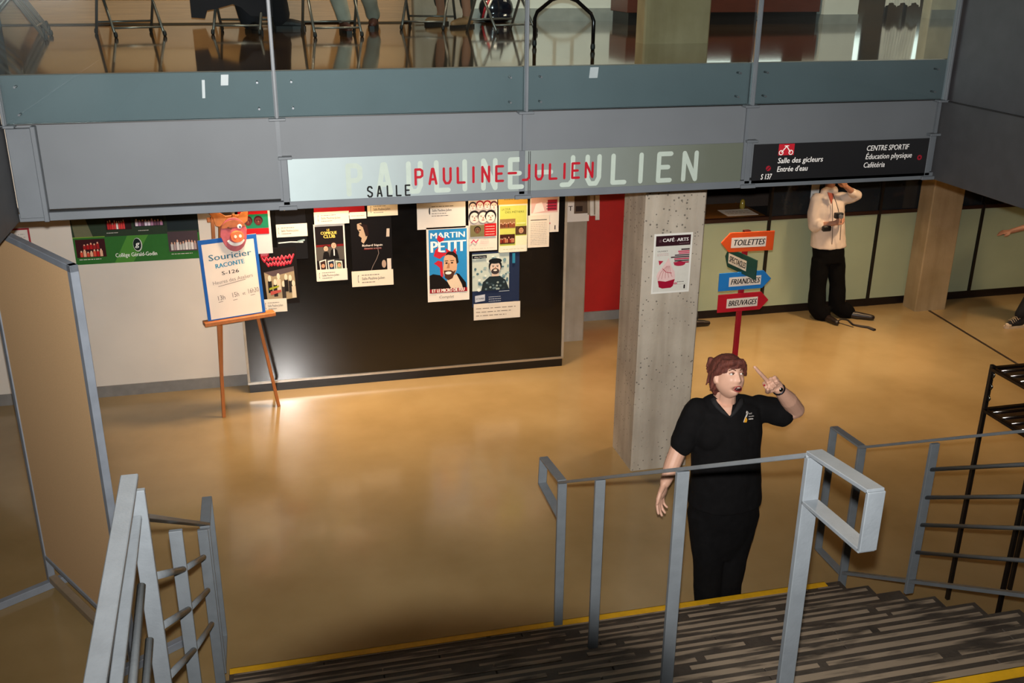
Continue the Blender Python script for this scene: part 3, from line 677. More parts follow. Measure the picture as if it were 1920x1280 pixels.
outl([(.01+.085*math.cos(a), -.05+.075*math.sin(a)) for a in [math.radians(x) for x in range(195, 340, 12)]] + [(.01+.062*math.cos(a), -.045+.050*math.sin(a)) for a in [math.radians(x) for x in range(339, 194, -12)]], .024, 'f4ece4', 'grin', .006)
outl([(.055+.022*math.cos(a), .05+.022*math.sin(a)) for a in [i*math.pi/6 for i in range(12)]], .027, 'e8e8e8', 'eye', .006)
outl([(.058+.010*math.cos(a), .048+.010*math.sin(a)) for a in [i*math.pi/6 for i in range(12)]], .034, '2a5a80', 'pupil', .003)
outl([(-.055, .045), (-.02, .03), (-.015, .04), (-.05, .06)], .027, '5a2a18', 'winking_eye', .005)
# ============================================================ arrow signpost
YS = 8.2; cx_ = aty(1392, 560, YS).x
t = thing('signpost', 'red wooden signpost pole with a square foot carrying four arrow boards', 'signpost', (4.245, YS, 0))
m_redp = pm('red_post_paint', '9c1024', .45)
xs_ = 4.246
mb = MB(); mb.box(xs_-.022, xs_+.022, YS-.02, YS+.02, .02, 1.76); mb.build('pole', m_redp, t, bevel=.003)
mb = MB(); mb.box(xs_-.14, xs_+.14, YS-.12, YS+.12, 0, .025); mb.build('foot_plate', m_redp, t, bevel=.003)
mb = MB(); mb.box(xs_-.03, xs_+.03, YS-.03, YS+.02, 1.761, 1.785); mb.build('top_tag', pm('tag_dark', '401010', .5), t)
def arrow(lab, u0, u1, v0, v1, col, txt, left, yaw=0, roll=0, tip=.16, paper='e6dace', tx=(.2, .85)):
    a = aty(u0, (v0+v1)/2, YS); b = aty(u1, (v0+v1)/2, YS); zt = aty((u0+u1)/2, v0, YS).z; zb = aty((u0+u1)/2, v1, YS).z
    Wd = (b.x-a.x); 
    if yaw: Wd = Wd/math.cos(yaw)
    H = zt-zb; c = V(((a.x+b.x)/2, YS, (zt+zb)/2))
    if yaw: Wd = .5; c.x = xs_
    ux = V((math.cos(yaw)*math.cos(roll), -math.sin(yaw), math.sin(roll))).normalized(); vz = V((-math.sin(roll), 0, math.cos(roll)))
    vz = (vz-ux*vz.dot(ux)).normalized(); n = ux.cross(vz); c = c + n*.028
    o = c - ux*Wd/2 - vz*H/2
    if left: pts = [(0, .5), (tip, 1), (1, 1), (1, 0), (tip, 0)]
    else: pts = [(0, 0), (0, 1), (1-tip, 1), (1, .5), (1-tip, 0)]
    mb = MB(); lo = [o+ux*x*Wd+vz*y*H for x, y in pts]; mb.hull(lo, [p+n*.012 for p in lo])
    r = mb.build('arrow_board', pm('paint_'+col, col, .45, var=.06), None, bevel=.002); tag(r, lab, 'sign', 'arrow boards on the red signpost')
    s = Sheet(o+ux*tx[0]*Wd+vz*.22*H+n*.012, ux, vz, (tx[1]-tx[0])*Wd, .52*H, .001)
    s.text(txt, .05, .22, .58, '15100e', fit=.9, shear=.18, bold=.022)
    s.done('label_strip', None, None, paper, parent=r)
arrow('orange arrow board pointing left, topmost on the red signpost', 1349, 1447, 433, 469, 'd8501e', 'TOILETTES', True, roll=-.01, tx=(.19, .85))
arrow('dark green arrow board twisted toward the viewer, second from the top', 1370, 1418, 474, 510, '0c3c34', 'SPECTACLES', True, yaw=1.42, roll=0, tip=.1, tx=(.12, .70), paper='c9c2b4')
arrow('bright blue arrow board pointing right, third from the top', 1345, 1442, 507, 540, '1e78c4', 'FRIANDISES', False, roll=.01, tx=(.19, .80))
arrow('red arrow board pointing right, lowest on the signpost', 1343, 1437, 547, 580, 'b81428', 'BREUVAGES', False, roll=.01, tx=(.17, .78))
# ============================================================ wire rack at the right edge
t = thing('display_rack', 'black and chrome two-tier display rack behind the right handrail', 'rack', (4.5, 4.7, 0))
XK0, XK1, YK0, YK1 = 4.33, 4.83, 4.46, 4.92
for x, y in ((XK0, YK0), (XK0, YK1), (XK1, YK0), (XK1, YK1)):
    mb = MB(); mb.box(x-.012, x+.012, y-.012, y+.012, 0, 1.75); mb.build('leg', m_dark, t)
for z in (1.44, 1.725):
    mb = MB()
    for a, b in (((XK0, YK0), (XK1, YK0)), ((XK1, YK0), (XK1, YK1)), ((XK1, YK1), (XK0, YK1)), ((XK0, YK1), (XK0, YK0))): mb.bar((*a, z), (*b, z), .03, .022)
    mb.build('shelf_frame', pm('black_chrome', '2a2626', .15, .8), t, bevel=.002)
    mb = MB(); mb.box(XK0+.015, XK1-.015, YK0+.015, YK1-.015, z-.008, z+.002); mb.build('shelf', pm('smoked_shelf', '1c1010', .1, coat=.8), t)
    for q in range(5):
        y = YK0+.06+q*.085; mb = MB(); mb.tube([(XK0+.015, y, z+.008), (XK1-.015, y, z+.008)], .005, 8); mb.build('chrome_wire', m_chrome, t)
for z in (1.5, 1.58, 1.66):
    mb = MB(); mb.tube([(XK0, YK1-.014, z), (XK0+.0, YK1-.03, z+.03), (XK0, YK1-.014, z+.05)], .006, 8); mb.build('chrome_clip', m_chrome, t)
# ============================================================ strap on the floor
mb = MB(); pts = [atz(u, v, .008) for u, v in ((1567, 603), (1578, 598), (1590, 600), (1600, 609), (1615, 612), (1628, 614), (1640, 619))]
mb.tube(pts, [.006, .008, .012, .014, .018, .02, .022], 8); mb.tube([atz(u, v, .006) for u, v in ((1567, 603), (1580, 607), (1600, 613))], .005, 6)
tag(mb.build('strap', pm('strap_black', '1c120c', .6)), 'black strap lying on the floor beside the feet of the person in white', 'strap')
# ============================================================ posters and papers on the walls
def ws(u0, v0, u1, v1, y, thick=.002):
    a, b = aty(u0, v0, y), aty(u1, v1, y)
    return Sheet((a.x, y-.001, b.z), (1, 0, 0), (0, 0, 1), b.x-a.x, a.z-b.z, thick)
def face(s, cx, cy, r, skin='c99a78', hair='2a1a14', beard=None, ar=1.0):
    """a plain printed portrait: hair, face, eyes, nose, mouth"""
    rx, ry = r*ar*s.h/s.w, r
    s.oval(cx, cy+ry*.25, rx*1.08, ry*1.12, hair); s.oval(cx, cy-.05*ry, rx*.86, ry*1.02, skin)
    if beard: s.oval(cx, cy-ry*.62, rx*.66, ry*.5, beard); s.oval(cx, cy-ry*.45, rx*.3, ry*.14, 'e8d8cc')
    for k in (-1, 1): s.oval(cx+k*rx*.36, cy+ry*.15, rx*.14, ry*.07, '1c1410'); s.rect(cx+k*rx*.36-rx*.2, cy+ry*.3, cx+k*rx*.36+rx*.2, cy+ry*.37, hair)
    s.poly([(cx-rx*.06, cy+ry*.1), (cx+rx*.08, cy+ry*.1), (cx+rx*.14, cy-ry*.25), (cx-rx*.1, cy-ry*.25)], '9c6a50')
    if not beard: s.oval(cx, cy-ry*.5, rx*.3, ry*.08, '8a3a30')
def crowd(s, x0, y0, x1, y1, cols, n=10, seed=1, skin='d8a890'):
    rnd = random.Random(seed)
    for i in range(n):
        x = x0+(x1-x0)*(i+.5)/n; y = y0+(y1-y0)*rnd.uniform(.15, .35); h = (y1-y0)*rnd.uniform(.35, .5); w_ = (x1-x0)/n*.42
        s.rect(x-w_, y0+.02*(y1-y0), x+w_, y+h*.6, rnd.choice(cols)); s.oval(x, y+h*.75, w_*.62, h*.22, skin, n=8)
def label_lines(s, x0, seed=1, big=True):
    s.oval(x0, .5, .02*s.h/s.w*2, .26, '4a4a4a', 60, 300, 8); s.oval(x0+.004, .5, .013*s.h/s.w*2, .18, 'dcd6cc', 60, 300, 8)
    s.scrib(x0+.08, min(.95, x0+.5), .70, '77706a', .05, seed); s.text('Salle Pauline-Julien', x0+.08, .42, .17, '35302c', fit=min(.55, .93-x0-.08)); s.scrib(x0+.08, min(.95, x0+.4), .24, '77706a', .05, seed+1)
Y1 = YB
CARD = 'dcd6ca'
# green banner on the white wall
s = ws(128, 396, 379, 487, YW); a = aty(137, 497, YW); s.h += s.o.z-a.z; s.o.z = a.z
s.rect(0, 0, 1, 1, '2f6a2c'); s.poly([(.3, 0), (.45, 0), (.62, .6), (.45, .6)], '4d8a35'); s.rect(0, .50, 1, 1, '2c3a2a'); s.poly([(.02, .5), (.16, .5), (.10, 1), (.0, 1)], '6a6a50')
s.rect(.0, .50, .25, .515, '7aa03c')
s.rect(.015, .13, .245, .47, '3a1216'); crowd(s, .04, .14, .22, .34, ['c01c1c', 'd8503a', 'e8b090'], 7, 3, 'f0c0a0'); crowd(s, .07, .28, .2, .46, ['b01818', 'a02020'], 5, 4, 'f0b090'); s.scrib(.03, .2, .09, 'e4e0d8', .012, 3)
s.rect(.27, .62, .47, 1, '2a1416'); crowd(s, .28, .63, .42, .86, ['d84040', 'f0e0d8', 'c02a2a'], 8, 5); s.scrib(.27, .36, .565, 'cfcac0', .012, 4)
s.rect(.49, .66, .73, 1, '1c2420'); crowd(s, .5, .67, .72, .85, ['b080a0', 'e0d0e0', '704a60'], 9, 6); s.scrib(.52, .60, .585, 'cfcac0', .012, 5)
s.rect(.75, .56, 1, 1, '1b2629'); s.rect(.745, .16, .985, .54, '4a3c40'); crowd(s, .76, .18, .97, .46, ['c8c4c0', 'e4dcd8', 'b09a98', '8a3a44'], 9, 7); s.scrib(.76, .93, .11, 'cfcac0', .012, 8)
s.oval(.50, .33, .036, .13, 'c8ccc4'); s.oval(.497, .335, .031, .115, '14221e'); s.text('g', .482, .30, .10, 'eef0ea', shear=.25, bold=.03)
s.text('Collège Gérald-Godin', .315, .115, .075, 'f2f2ec', fit=.33, bold=.012)
s.done('banner', 'long green college banner with group photos on the white wall', 'banner', '2f6a2c')
s = ws(-8, 430, 62, 474, YW); s.rect(0, .0, .94, .93, 'd8d0c8'); [s.scrib(.1, .85, .75-.12*i, '9a938c', .02, i) for i in range(6)]
s.done('framed_notice', 'white notice in a red frame at the left end of the white wall', 'notice', 'a01c28')
# --- on the black notice wall, from left to right
s = ws(444, 384, 512, 474, Y1-.012); s.rect(0, .80, .93, 1, 'b01820'); s.rect(0, .52, .93, .80, '1e7a58'); face(s, .3, .66, .08, '5a2c2c', '3a0e18'); face(s, .62, .66, .08, '5a2c2c', '3a0e18'); s.rect(0, .40, .93, .52, 'b01820')
s.text('ns', .06, .27, .05, '2a4a8a', bold=.02); s.scrib(.06, .3, .18, '8890a0', .012, 1); s.scrib(.06, .25, .08, '445', .015, 2) if False else None
s.done('poster', 'poster with red bands and two dark portraits on green, behind the pig mask', 'poster', 'c4c8cc', 'posters on the black notice wall')
s = ws(514, 380, 578, 484, Y1); s.stroke([(.25, .90), (.32, .86), (.45, .95)], .012, 'b8a890', s.pr); s.stroke([(.05, .30), (.45, .31), (.85, .295)], .022, 'c9d2d2', s.pr); s.stroke([(.7, .31), (.9, .33)], .03, '8aa4a8', s.pr); s.text('6e', .78, .40, .05, 'b0b0b0', bold=.01)  # pale streak strokes draw the highlight on the curled paper
s.done('poster', 'black poster with a thin white highlight drawn on it, above the band poster', 'poster', '0f0d0e', 'posters on the black notice wall', rough=.3)
s = ws(517, 421, 577, 442, Y1-.012); label_lines(s, .08, 2); s.done('label_card', 'white label card across the black streaked poster', 'label', CARD, 'white label cards')
s = ws(487, 466, 562, 567, Y1); s.rect(0, 0, 1, 1, '15100f')
rnd = random.Random(5)
for j, (y, x0, x1) in enumerate(((.87, .02, .22), (.80, .05, .92), (.71, .16, .85))):
    pts = [(x0+(x1-x0)*i/16, y+.028*(-1)**i + rnd.uniform(-.012, .012)+.03*i/16) for i in range(17)]
    s.stroke(pts, .035, 'a81c30', s.pr); s.stroke([(a, b+.015) for a, b in pts], .008, 'e0808a', s.pr)
s.poly([(.10, .04), (.93, .10), (.90, .66), (.06, .58)], '9c8c70'); s.poly([(.3, .5), (.9, .58), (.9, .66), (.06, .58)], '57484a')
for i, (x, y) in enumerate(((.2, .47), (.35, .40), (.45, .50), (.58, .36), (.66, .48), (.78, .46), (.86, .36))):
    s.rect(x-.055, y-.26, x+.055, y-.05, ('1e1a18', '2a2624', 'c8bca4', '3a3430')[i % 4]); s.oval(x, y, .045, .055, 'd8ccb4')
s.poly([(.17, .26), (.45, .31), (.45, .34), (.17, .30)], '9aa030'); s.poly([(.2, .17), (.5, .22), (.5, .26), (.2, .24)], 'b05048')
s.done('poster', 'dark poster with red lettering over a tilted photo of a band', 'poster', '15100f', 'posters on the black notice wall')
s = ws(486, 562, 539, 583, Y1-.012); label_lines(s, .22, 3); s.done('label_card', 'white label card under the band poster, left of the wall', 'label', CARD, 'white label cards')
s = ws(587, 375, 684, 402, Y1); s.rect(0, .10, 1, 1, '8c1a22')
s.done('poster', 'poster with a dark red lower edge showing just below the balcony, left', 'poster', 'd0c8bc', 'posters on the black notice wall')
s = ws(588, 398, 655, 418, Y1-.012); label_lines(s, .12, 4); s.done('label_card', 'white label card above the yellow-titled club poster', 'label', CARD, 'white label cards')
s = ws(655, 398, 687, 409, Y1-.006); s.scrib(.1, .9, .4, 'a09488', .1, 3); s.done('label_card', 'small blank white card between two label cards near the balcony edge', 'label', 'e8e0d0', 'white label cards')
s = ws(688, 380, 746, 403, Y1-.012); label_lines(s, .12, 5); s.done('label_card', 'white label card tinted as if warm-lit, above the dark singer poster', 'label', 'eadcc0', 'white label cards')  # warm lamp tint is put into this card's paper colour
s = ws(587, 421, 651, 523, Y1)
s.rect(.04, .13, .95, .96, '171112'); s.rect(.05, .50, .94, .64, '6a1616'); s.rect(.05, .34, .94, .60, '4e4a46'); s.rect(.05, .13, .94, .36, '191213')
s.text('LE', .42, .88, .035, 'd8c060', bold=.02); s.text('COMIQUE', .22, .82, .05, 'd8c060', fit=.52, bold=.04); s.text('CLUB', .30, .755, .055, 'd8c060', fit=.38, bold=.04)
face(s, .36, .57, .045, 'c8a890', '2a1c18'); s.poly([(.24, .38), (.28, .50), (.36, .53), (.44, .50), (.48, .38)], '14100f')
face(s, .62, .62, .05, 'c8a890', '241814'); s.poly([(.46, .38), (.52, .54), (.62, .57), (.72, .54), (.78, .38)], '100d0d'); s.rect(.60, .44, .64, .56, 'd8d8d8')
for i, (x, r) in enumerate(((.14, .06), (.41, .03), (.66, -.05))):
    s.poly([(x, .17), (x+.22, .17+r*.4), (x+.20, .36+r*.4), (x-.02, .355)], 'd8d4cc'); s.poly([(x+.03, .185), (x+.19, .185+r*.4), (x+.175, .34+r*.4), (x+.01, .335)], ('3a2420', '20304a', '7a8a70')[i]); face(s, x+.10, .27, .035, 'c89878', '2a1a14')
s.rect(.05, .13, .94, .145, '9c1c20')
s.done('poster', 'comedy club poster with a yellow title and a white border', 'poster', 'd8d4cc', 'posters on the black notice wall')
s = ws(593, 506, 652, 524, Y1-.014); label_lines(s, .10, 6); s.done('label_card', 'white label card at the foot of the yellow-titled club poster', 'label', CARD, 'white label cards')
s = ws(656, 405, 737, 509, Y1); s.rect(0, 0, 1, 1, '0d0909')
s.poly([(.16, .86), (.26, .88), (.30, .80), (.42, .70), (.38, .60), (.30, .52), (.24, .56), (.26, .62), (.19, .66), (.21, .72), (.16, .78)], 'b09880'); s.poly([(.20, .86), (.40, .84), (.44, .66), (.36, .64), (.30, .80)], '241512'); s.rect(.19, .75, .25, .765, '1c100c')
s.text('Richard Séguin', .26, .47, .035, 'e6ded6', fit=.50, bold=.02); s.text('Chansonnier en tournée', .31, .425, .022, 'e0b0a8', fit=.42); s.rect(.30, .415, .74, .418, 'a02020')
s.stroke([(.64, .44), (.66, .34), (.60, .24), (.50, .12), (.46, .05)], .008, '8a7a72', s.pr); s.poly([(.86, .62), (.94, .62), (.95, .76), (.88, .76)], 'c8b8a8'); s.poly([(.86, .02), (.96, .02), (.96, .24), (.86, .24)], 'd0c4ba'); s.oval(.78, .15, .055, .07, 'a89080')
s.done('poster', 'almost black poster of a singer in profile with small white lettering', 'poster', '0d0909', 'posters on the black notice wall')
s = ws(659, 509, 738, 533, Y1-.012); label_lines(s, .16, 7); s.done('label_card', 'white label card at the foot of the dark singer poster', 'label', 'ddd2c0', 'white label cards')
s = ws(781, 376, 873, 426, Y1); s.rect(0, .9, 1, 1, 'b08a78')
s.oval(.26, .62, .02, .12, '3a3a3a', 60, 300, 8); s.scrib(.3, .75, .76, '66605a', .02, 2); s.text('Salle Pauline-Julien', .31, .60, .08, '2c2826', fit=.40, bold=.01); s.scrib(.3, .6, .52, '66605a', .02, 3); s.scrib(.3, .65, .44, '66605a', .02, 4)
s.done('poster', 'plain white sheet with a small logo above the blue comedian poster', 'poster', 'e2dcd2', 'posters on the black notice wall')
# blue comedian poster
s = ws(799, 427, 880, 561, Y1); Bl = '2a86c4'
s.rect(.05, .12, .95, .97, Bl)
s.text('MARTIN', .08, .855, .075, 'e8f0f4', fit=.82, bold=.03); s.text('PETIT', .08, .67, .15, 'e8f0f4', fit=.84, bold=.035)
s.poly([(.28, .90), (.24, .84), (.30, .80), (.40, .82), (.42, .86), (.36, .86)], 'c02634'); s.poly([(.16, .62), (.2, .70), (.28, .74), (.26, .68), (.36, .66), (.46, .66), (.44, .72), (.54, .68), (.60, .66), (.68, .72), (.70, .62), (.62, .60), (.50, .60), (.40, .62), (.30, .58)], 'c02634')
s.poly([(.16, .52), (.26, .56), (.36, .54), (.38, .34), (.32, .32), (.30, .46), (.22, .50)], 'c02634')
s.poly([(.05, .15), (.05, .36), (.14, .38), (.30, .36), (.44, .28), (.56, .22), (.66, .14)], '15100f'); s.poly([(.60, .13), (.46, .28), (.56, .34), (.70, .36), (.84, .24), (.90, .14)], 'd8c4ac'); s.poly([(.68, .38), (.76, .36), (.92, .24), (.94, .13), (.86, .13), (.82, .22)], '15100f')
s.poly([(.37, .40), (.40, .58), (.44, .64), (.56, .66), (.68, .62), (.72, .54), (.70, .42), (.62, .34), (.50, .30), (.42, .33)], 'd0a684'); s.poly([(.42, .62), (.50, .67), (.62, .67), (.72, .62), (.75, .52), (.70, .50), (.68, .58), (.60, .62), (.50, .63)], '241814')
s.poly([(.39, .42), (.42, .32), (.50, .285), (.60, .31), (.68, .42), (.62, .40), (.56, .42), (.44, .42)], '4a2e22'); s.oval(.50, .385, .075, .02, 'f0e6de'); s.oval(.46, .52, .03, .010, '1c1410'); s.oval(.59, .52, .03, .010, '1c1410'); s.rect(.42, .545, .50, .553, '241814'); s.rect(.55, .545, .64, .553, '241814'); s.poly([(.50, .52), (.53, .52), (.53, .45), (.46, .45)], 'a87858')
s.rect(.05, .12, .95, .175, '8c1420'); s.text('ET LE MICRO DE FEU', .10, .13, .045, 'f0e8e0', fit=.78, bold=.04); s.text('Complet', .26, .045, .035, '5a5048', fit=.36, shear=.2)
s.scrib(.04, .2, .09, '77706a', .004, 1); s.scrib(.76, .94, .10, '77706a', .004, 1)
s.done('poster', 'bright blue comedian poster with red flames and a bearded man', 'poster', 'e0dad0', 'posters on the black notice wall')
s = ws(878, 372, 932, 468, Y1); s.rect(.05, .28, .95, .95, 'b0a8a4')
for i, (x, y) in enumerate(((.15, .84), (.4, .86), (.65, .86), (.88, .84), (.2, .64), (.5, .64), (.76, .64))): face(s, x, y, .07 if y > .7 else .10, 'd8ccc4', ('2c2a30', '7a2030', '8a1828', '4a2030', '161216', '3a3438', '161216')[i])
s.rect(.05, .28, .54, .50, '6e6a4a'); face(s, .3, .40, .06, '6a4a38', '2a2418'); s.rect(.54, .28, .96, .52, 'b01c20'); [s.scrib(.58, .9, .31+.05*i, 'e8c0b8', .012, i) for i in range(4)]
s.stroke([(.08, .17), (.16, .22), (.24, .17), (.32, .22)], .02, 'c04a70', s.pr); [s.scrib(.4, .7, .15+.03*i, 'c8808a', .008, i) for i in range(3)]; s.scrib(.1, .9, .05, 'a8a098', .008, 2)
s.done('poster', 'poster with a row of drawn faces and a red text block', 'poster', 'd8d2c8', 'posters on the black notice wall')
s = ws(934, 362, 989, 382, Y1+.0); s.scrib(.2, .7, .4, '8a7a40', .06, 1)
s.done('poster', 'sheet coloured yellow as if warm-lit, under the balcony edge above the lime green poster', 'poster', 'd2a84a', 'posters on the black notice wall')  # yellow paper colour holds the warm lamp light below the fascia
s = ws(935, 384, 988, 470, Y1-.008); s.rect(.04, .10, .97, .97, 'b8bc5a'); s.text('LA COUR', .1, .88, .045, '4a4e20', fit=.3); s.text('DES MÉTIERS', .22, .82, .04, '4a4e20', fit=.66)
s.rect(.04, .50, .58, .70, '8a6a44'); crowd(s, .05, .52, .56, .69, ['5a2a1c', '7a3a24', '3a2418'], 8, 8); s.rect(.58, .36, .97, .54, '4a3424'); face(s, .78, .45, .06, 'b08868', '2a1a10'); s.rect(.04, .18, .56, .38, '3a1c14'); crowd(s, .05, .20, .54, .36, ['8a3020', '5a2018', 'b07050'], 9, 9)
s.scrib(.62, .92, .6, 'e8e8c8', .01, 1); s.rect(.58, .10, .97, .34, 'd6d4b4'); s.rect(.04, .0, .97, .14, 'd8d4c4'); s.scrib(.15, .9, .06, 'a09a80', .008, 2)
s.done('poster', 'lime green poster with small group photos', 'poster', 'd4d2b8', 'posters on the black notice wall')
s = ws(994, 369, 1047, 434, Y1-.004); s.rect(.04, .55, .95, 1, 'd0a8a0'); s.poly([(.1, .55), (.2, .8), (.4, .85), (.5, .6)], 'ead0c8'); s.rect(.6, .6, .93, .9, '9a2438'); [s.rect(.56, .64+.08*i, .9, .66+.08*i, '3a2028') for i in range(3)]; s.oval(.66, .25, .05, .03, 'b04050'); s.text('1', .82, .07, .12, '201818', bold=.03)
s.done('poster', 'pink and white poster partly behind a text sheet, rightmost on the black wall', 'poster', 'd8d0c4', 'posters on the black notice wall')
s = ws(990, 404, 1029, 462, Y1-.012); s.rect(.12, .84, .88, .862, '3a3430'); [s.scrib(.12, .88, .76-.055*i, 'a89e92', .012, i) for i in range(13)]
s.done('notice', 'white text sheet hanging over the pink poster', 'notice', 'd6ccbc')
# navy poster with a bearded man
s = ws(885, 474, 973, 570, Y1); s.rect(0, 0, 1, 1, '202c48'); s.rect(.0, .30, .78, .97, 'b8c4bc'); rnd = random.Random(3)
for i in range(46): x, y = rnd.uniform(.02, .76), rnd.uniform(.32, .93); s.oval(x, y, rnd.uniform(.015, .04), rnd.uniform(.012, .035), rnd.choice(['6a8a94', '8aa6aa', '4a6a78', 'd4dcd4']), n=7)
s.poly([(.18, .30), (.22, .46), (.36, .56), (.58, .56), (.70, .48), (.78, .30)], '1e2a30')
for i in range(16): x, y = rnd.uniform(.22, .74), rnd.uniform(.32, .48); s.oval(x, y, .025, .02, rnd.choice(['5a7078', '8c9c98', '2e3c44']), n=7)
s.poly([(.40, .56), (.56, .56), (.55, .64), (.41, .64)], 'c8b4a4'); face(s, .48, .72, .11, 'd0bcae', '14181c', '3a3436'); s.oval(.48, .84, .14, .05, '14181c')
s.rect(0, .90, .30, .955, '14181e'); s.text('Alex Nevsky', .04, .915, .022, 'd8dce0', fit=.24)
s.rect(.84, .78, .90, .96, '2a7a9c'); s.poly([(.05, .10), (.26, .12), (.26, .24), (.05, .22)], 'b4bcc8'); s.text('LA TOURNÉE', .07, .15, .03, '202c48', fit=.17, bold=.01); [s.scrib(.34, .60, .18-.04*i, 'b4bcc8', .01, i) for i in range(4)]; s.rect(.56, .275, .78, .285, 'a8b4c0')
s.done('poster', 'navy poster of a dark-haired man among pale blue flowers', 'poster', '202c48', 'posters on the black notice wall')
s = ws(888, 570, 975, 594, Y1-.010); [s.scrib(.05, .9-.1*i, .68-.22*i, '7a7066', .04, i) for i in range(3)]; s.done('label_card', 'white handwritten card under the navy poster', 'label', 'd6cec0', 'white label cards')
# columns
YC2 = 10.25
s = ws(1063, 366, 1104, 414, YC2-.002); s.rect(.33, .30, 1, .95, '5c4a3c'); s.rect(.4, .38, .7, .58, '2c201c'); s.text('T', .08, .42, .18, '3a3430', bold=.02)
s.done('poster', 'white sheet with a brown photo taped high on the column beside the red wall', 'poster', 'd8cfc4')
rk = thing('paper_strips', 'bunch of narrow paper strips hanging at the red wall', 'paper', aty(1110, 370, YC2-.03))
for i, (u, w_, v1) in enumerate(((1103, 6, 402), (1108, 8, 404), (1115, 6, 402), (1118, 6, 412))):
    a, b = aty(u, 366, YC2-.03-.01*i), aty(u+w_, v1, YC2-.03-.01*i); mb = MB(); mb.obox((a.x, a.y, b.z), (b.x-a.x, 0, 0), (0, .001, 0), (-.01, 0, a.z-b.z)); mb.build('paper_strip', pm('strip_%d' % (i % 2), ('8a7a66', 'd0c8bc')[i % 2], .6), rk)
s = ws(1227, 439, 1291, 546, 7.15-.001)
s.rect(.04, .03, .96, .97, 'd2d0c6'); s.rect(.05, .795, .95, .965, '33171e'); s.text('LE', .13, .865, .04, '8a6a70', fit=.06); s.text('CAFÉ', .22, .865, .055, 'f0eae6', fit=.30, bold=.03); s.text('DES', .53, .87, .02, '8a6a70', fit=.06); s.text('ARTS', .60, .865, .055, 'f0eae6', fit=.29, bold=.03); s.scrib(.66, .92, .825, 'a08088', .006, 1)
s.text('OUVERT', .10, .70, .022, '3a2c2c', fit=.27, bold=.02); s.scrib(.1, .4, .665, 'b07078', .006, 1); s.scrib(.1, .4, .64, 'b07078', .006, 2)
for i, (x0, x1, c) in enumerate(((.72, .94, '3c2228'), (.64, .94, 'c0405a'), (.66, .94, 'c8506a'), (.56, .94, '5a464c'), (.46, .94, '4a343a'), (.55, .94, 'b83450'), (.56, .94, '3c2c30'), (.54, .94, 'a02840'), (.56, .80, 'a82440'))): s.rect(x0, .715-.031*i, x1, .738-.031*i, c)
s.oval(.70, .70-.21, .15, .04, 'a82440')
s.poly([(.14, .56), (.27, .55), (.17, .48)], 'b02440')
s.poly([(.15, .22), (.60, .24), (.56, .12), (.50, .09), (.28, .085), (.19, .11)], '9c1230'); s.poly([(.11, .30), (.14, .36), (.24, .44), (.34, .53), (.40, .60), (.44, .54), (.50, .44), (.58, .36), (.60, .28), (.60, .235), (.36, .20), (.14, .225)], 'e0beba')
for i in range(5): s.stroke([(.16+.09*i, .24+.01*i), (.22+.06*i, .36), (.36+.02*i, .46)], .010, 'c08a88', s.pr)
s.stroke([(.26, .42), (.36, .36), (.50, .34)], .01, 'b03448', s.pr); s.oval(.62, .16, .05, .02, 'c08088'); s.scrib(.66, .84, .18, '4a3c3c', .01, 2); s.scrib(.66, .90, .14, 'a09a90', .006, 3); s.rect(.84, .065, .88, .115, '241c1c'); s.oval(.86, .12, .02, .012, '241c1c')
s.done('poster', 'white poster of a pink cupcake with a dark title band on the middle column', 'poster', 'e4e2da')
s = ws(1522, 346, 1534, 372, YC-.0); s.scrib(.1, .9, .3, 'aaa', .05) if False else s.rect(.2, .3, .8, .36, '9aa0a0')
s.done('notice', 'small white notice on the dark pane behind the shoulder of the person in white', 'notice', 'dfe6ea')
# ============================================================ people
def ssn(v): return v.normalized()
def head_mesh(mb, c, R, s=1.0, jaw=1.0, openm=0.0):
    """head sculpted from a sphere: jaw, chin, nose, lips, eye sockets, cheeks. local: x side, -y face, z up"""
    nu, nv = 56, 44; rows = []
    for j in range(nv+1):
        th = math.pi*j/nv; row = []
        for k in range(1 if j in (0, nv) else nu):
            ph = 2*math.pi*k/nu
            x, y, z = .074*math.sin(th)*math.cos(ph), .094*math.sin(th)*math.sin(ph), .116*math.cos(th)
            if z < 0:
                t = -z/.116; x *= 1-.20*t**1.6*jaw + .14*math.sin(t*math.pi); 
                if y > 0: y *= 1-.55*t
                else: y *= 1+.10*t**2
            if z > .03 and y > 0: y *= 1.08
            if y < 0:
                g = lambda cx, cz, sx, sz: math.exp(-((x-cx)/sx)**2-((z-cz)/sz)**2)
                d = .017*g(0, -.018, .012, .014) + .009*g(0, .004, .009, .022) + .006*g(0, -.026, .022, .009)
                d += -.011*(g(.030, .018, .016, .011)+g(-.030, .018, .016, .011)) + .006*(g(.03, .038, .022, .008)+g(-.03, .038, .022, .008))
                d += .007*(g(.040, -.016, .018, .018)+g(-.040, -.016, .018, .018))
                d += .007*g(0, -.052, .024, .006) + .008*g(0, -.068-openm*.01, .020, .006) - (.006+openm*.03)*g(0, -.060-openm*.004, .022, .004+openm*.006) + .010*g(0, -.096, .022, .014)
                y -= d
            row.append(mb.bm.verts.new(c + R @ (V((x, y, z))*s)))
        rows.append(row)
    for j in range(nv):
        A, B = rows[j], rows[j+1]
        for k in range(nu):
            k2 = (k+1) % nu
            q = (A[0], B[k], B[k2]) if len(A) == 1 else ((A[k], B[0], A[k2]) if len(B) == 1 else (A[k], B[k], B[k2], A[k2]))
            mb.bm.faces.new(q)
    for sd in (-1, 1):
        e = c + R @ (V((sd*.080, .006, -.004))*s)
        mb.ell(e, (.013*s, .020*s, .033*s), R @ Matrix.Rotation(sd*.25, 3, 'Z'), 12, 8)
        mb.ell(c + R @ (V((sd*.081, -.004, -.022))*s), (.008*s, .011*s, .012*s), R, 10, 6)
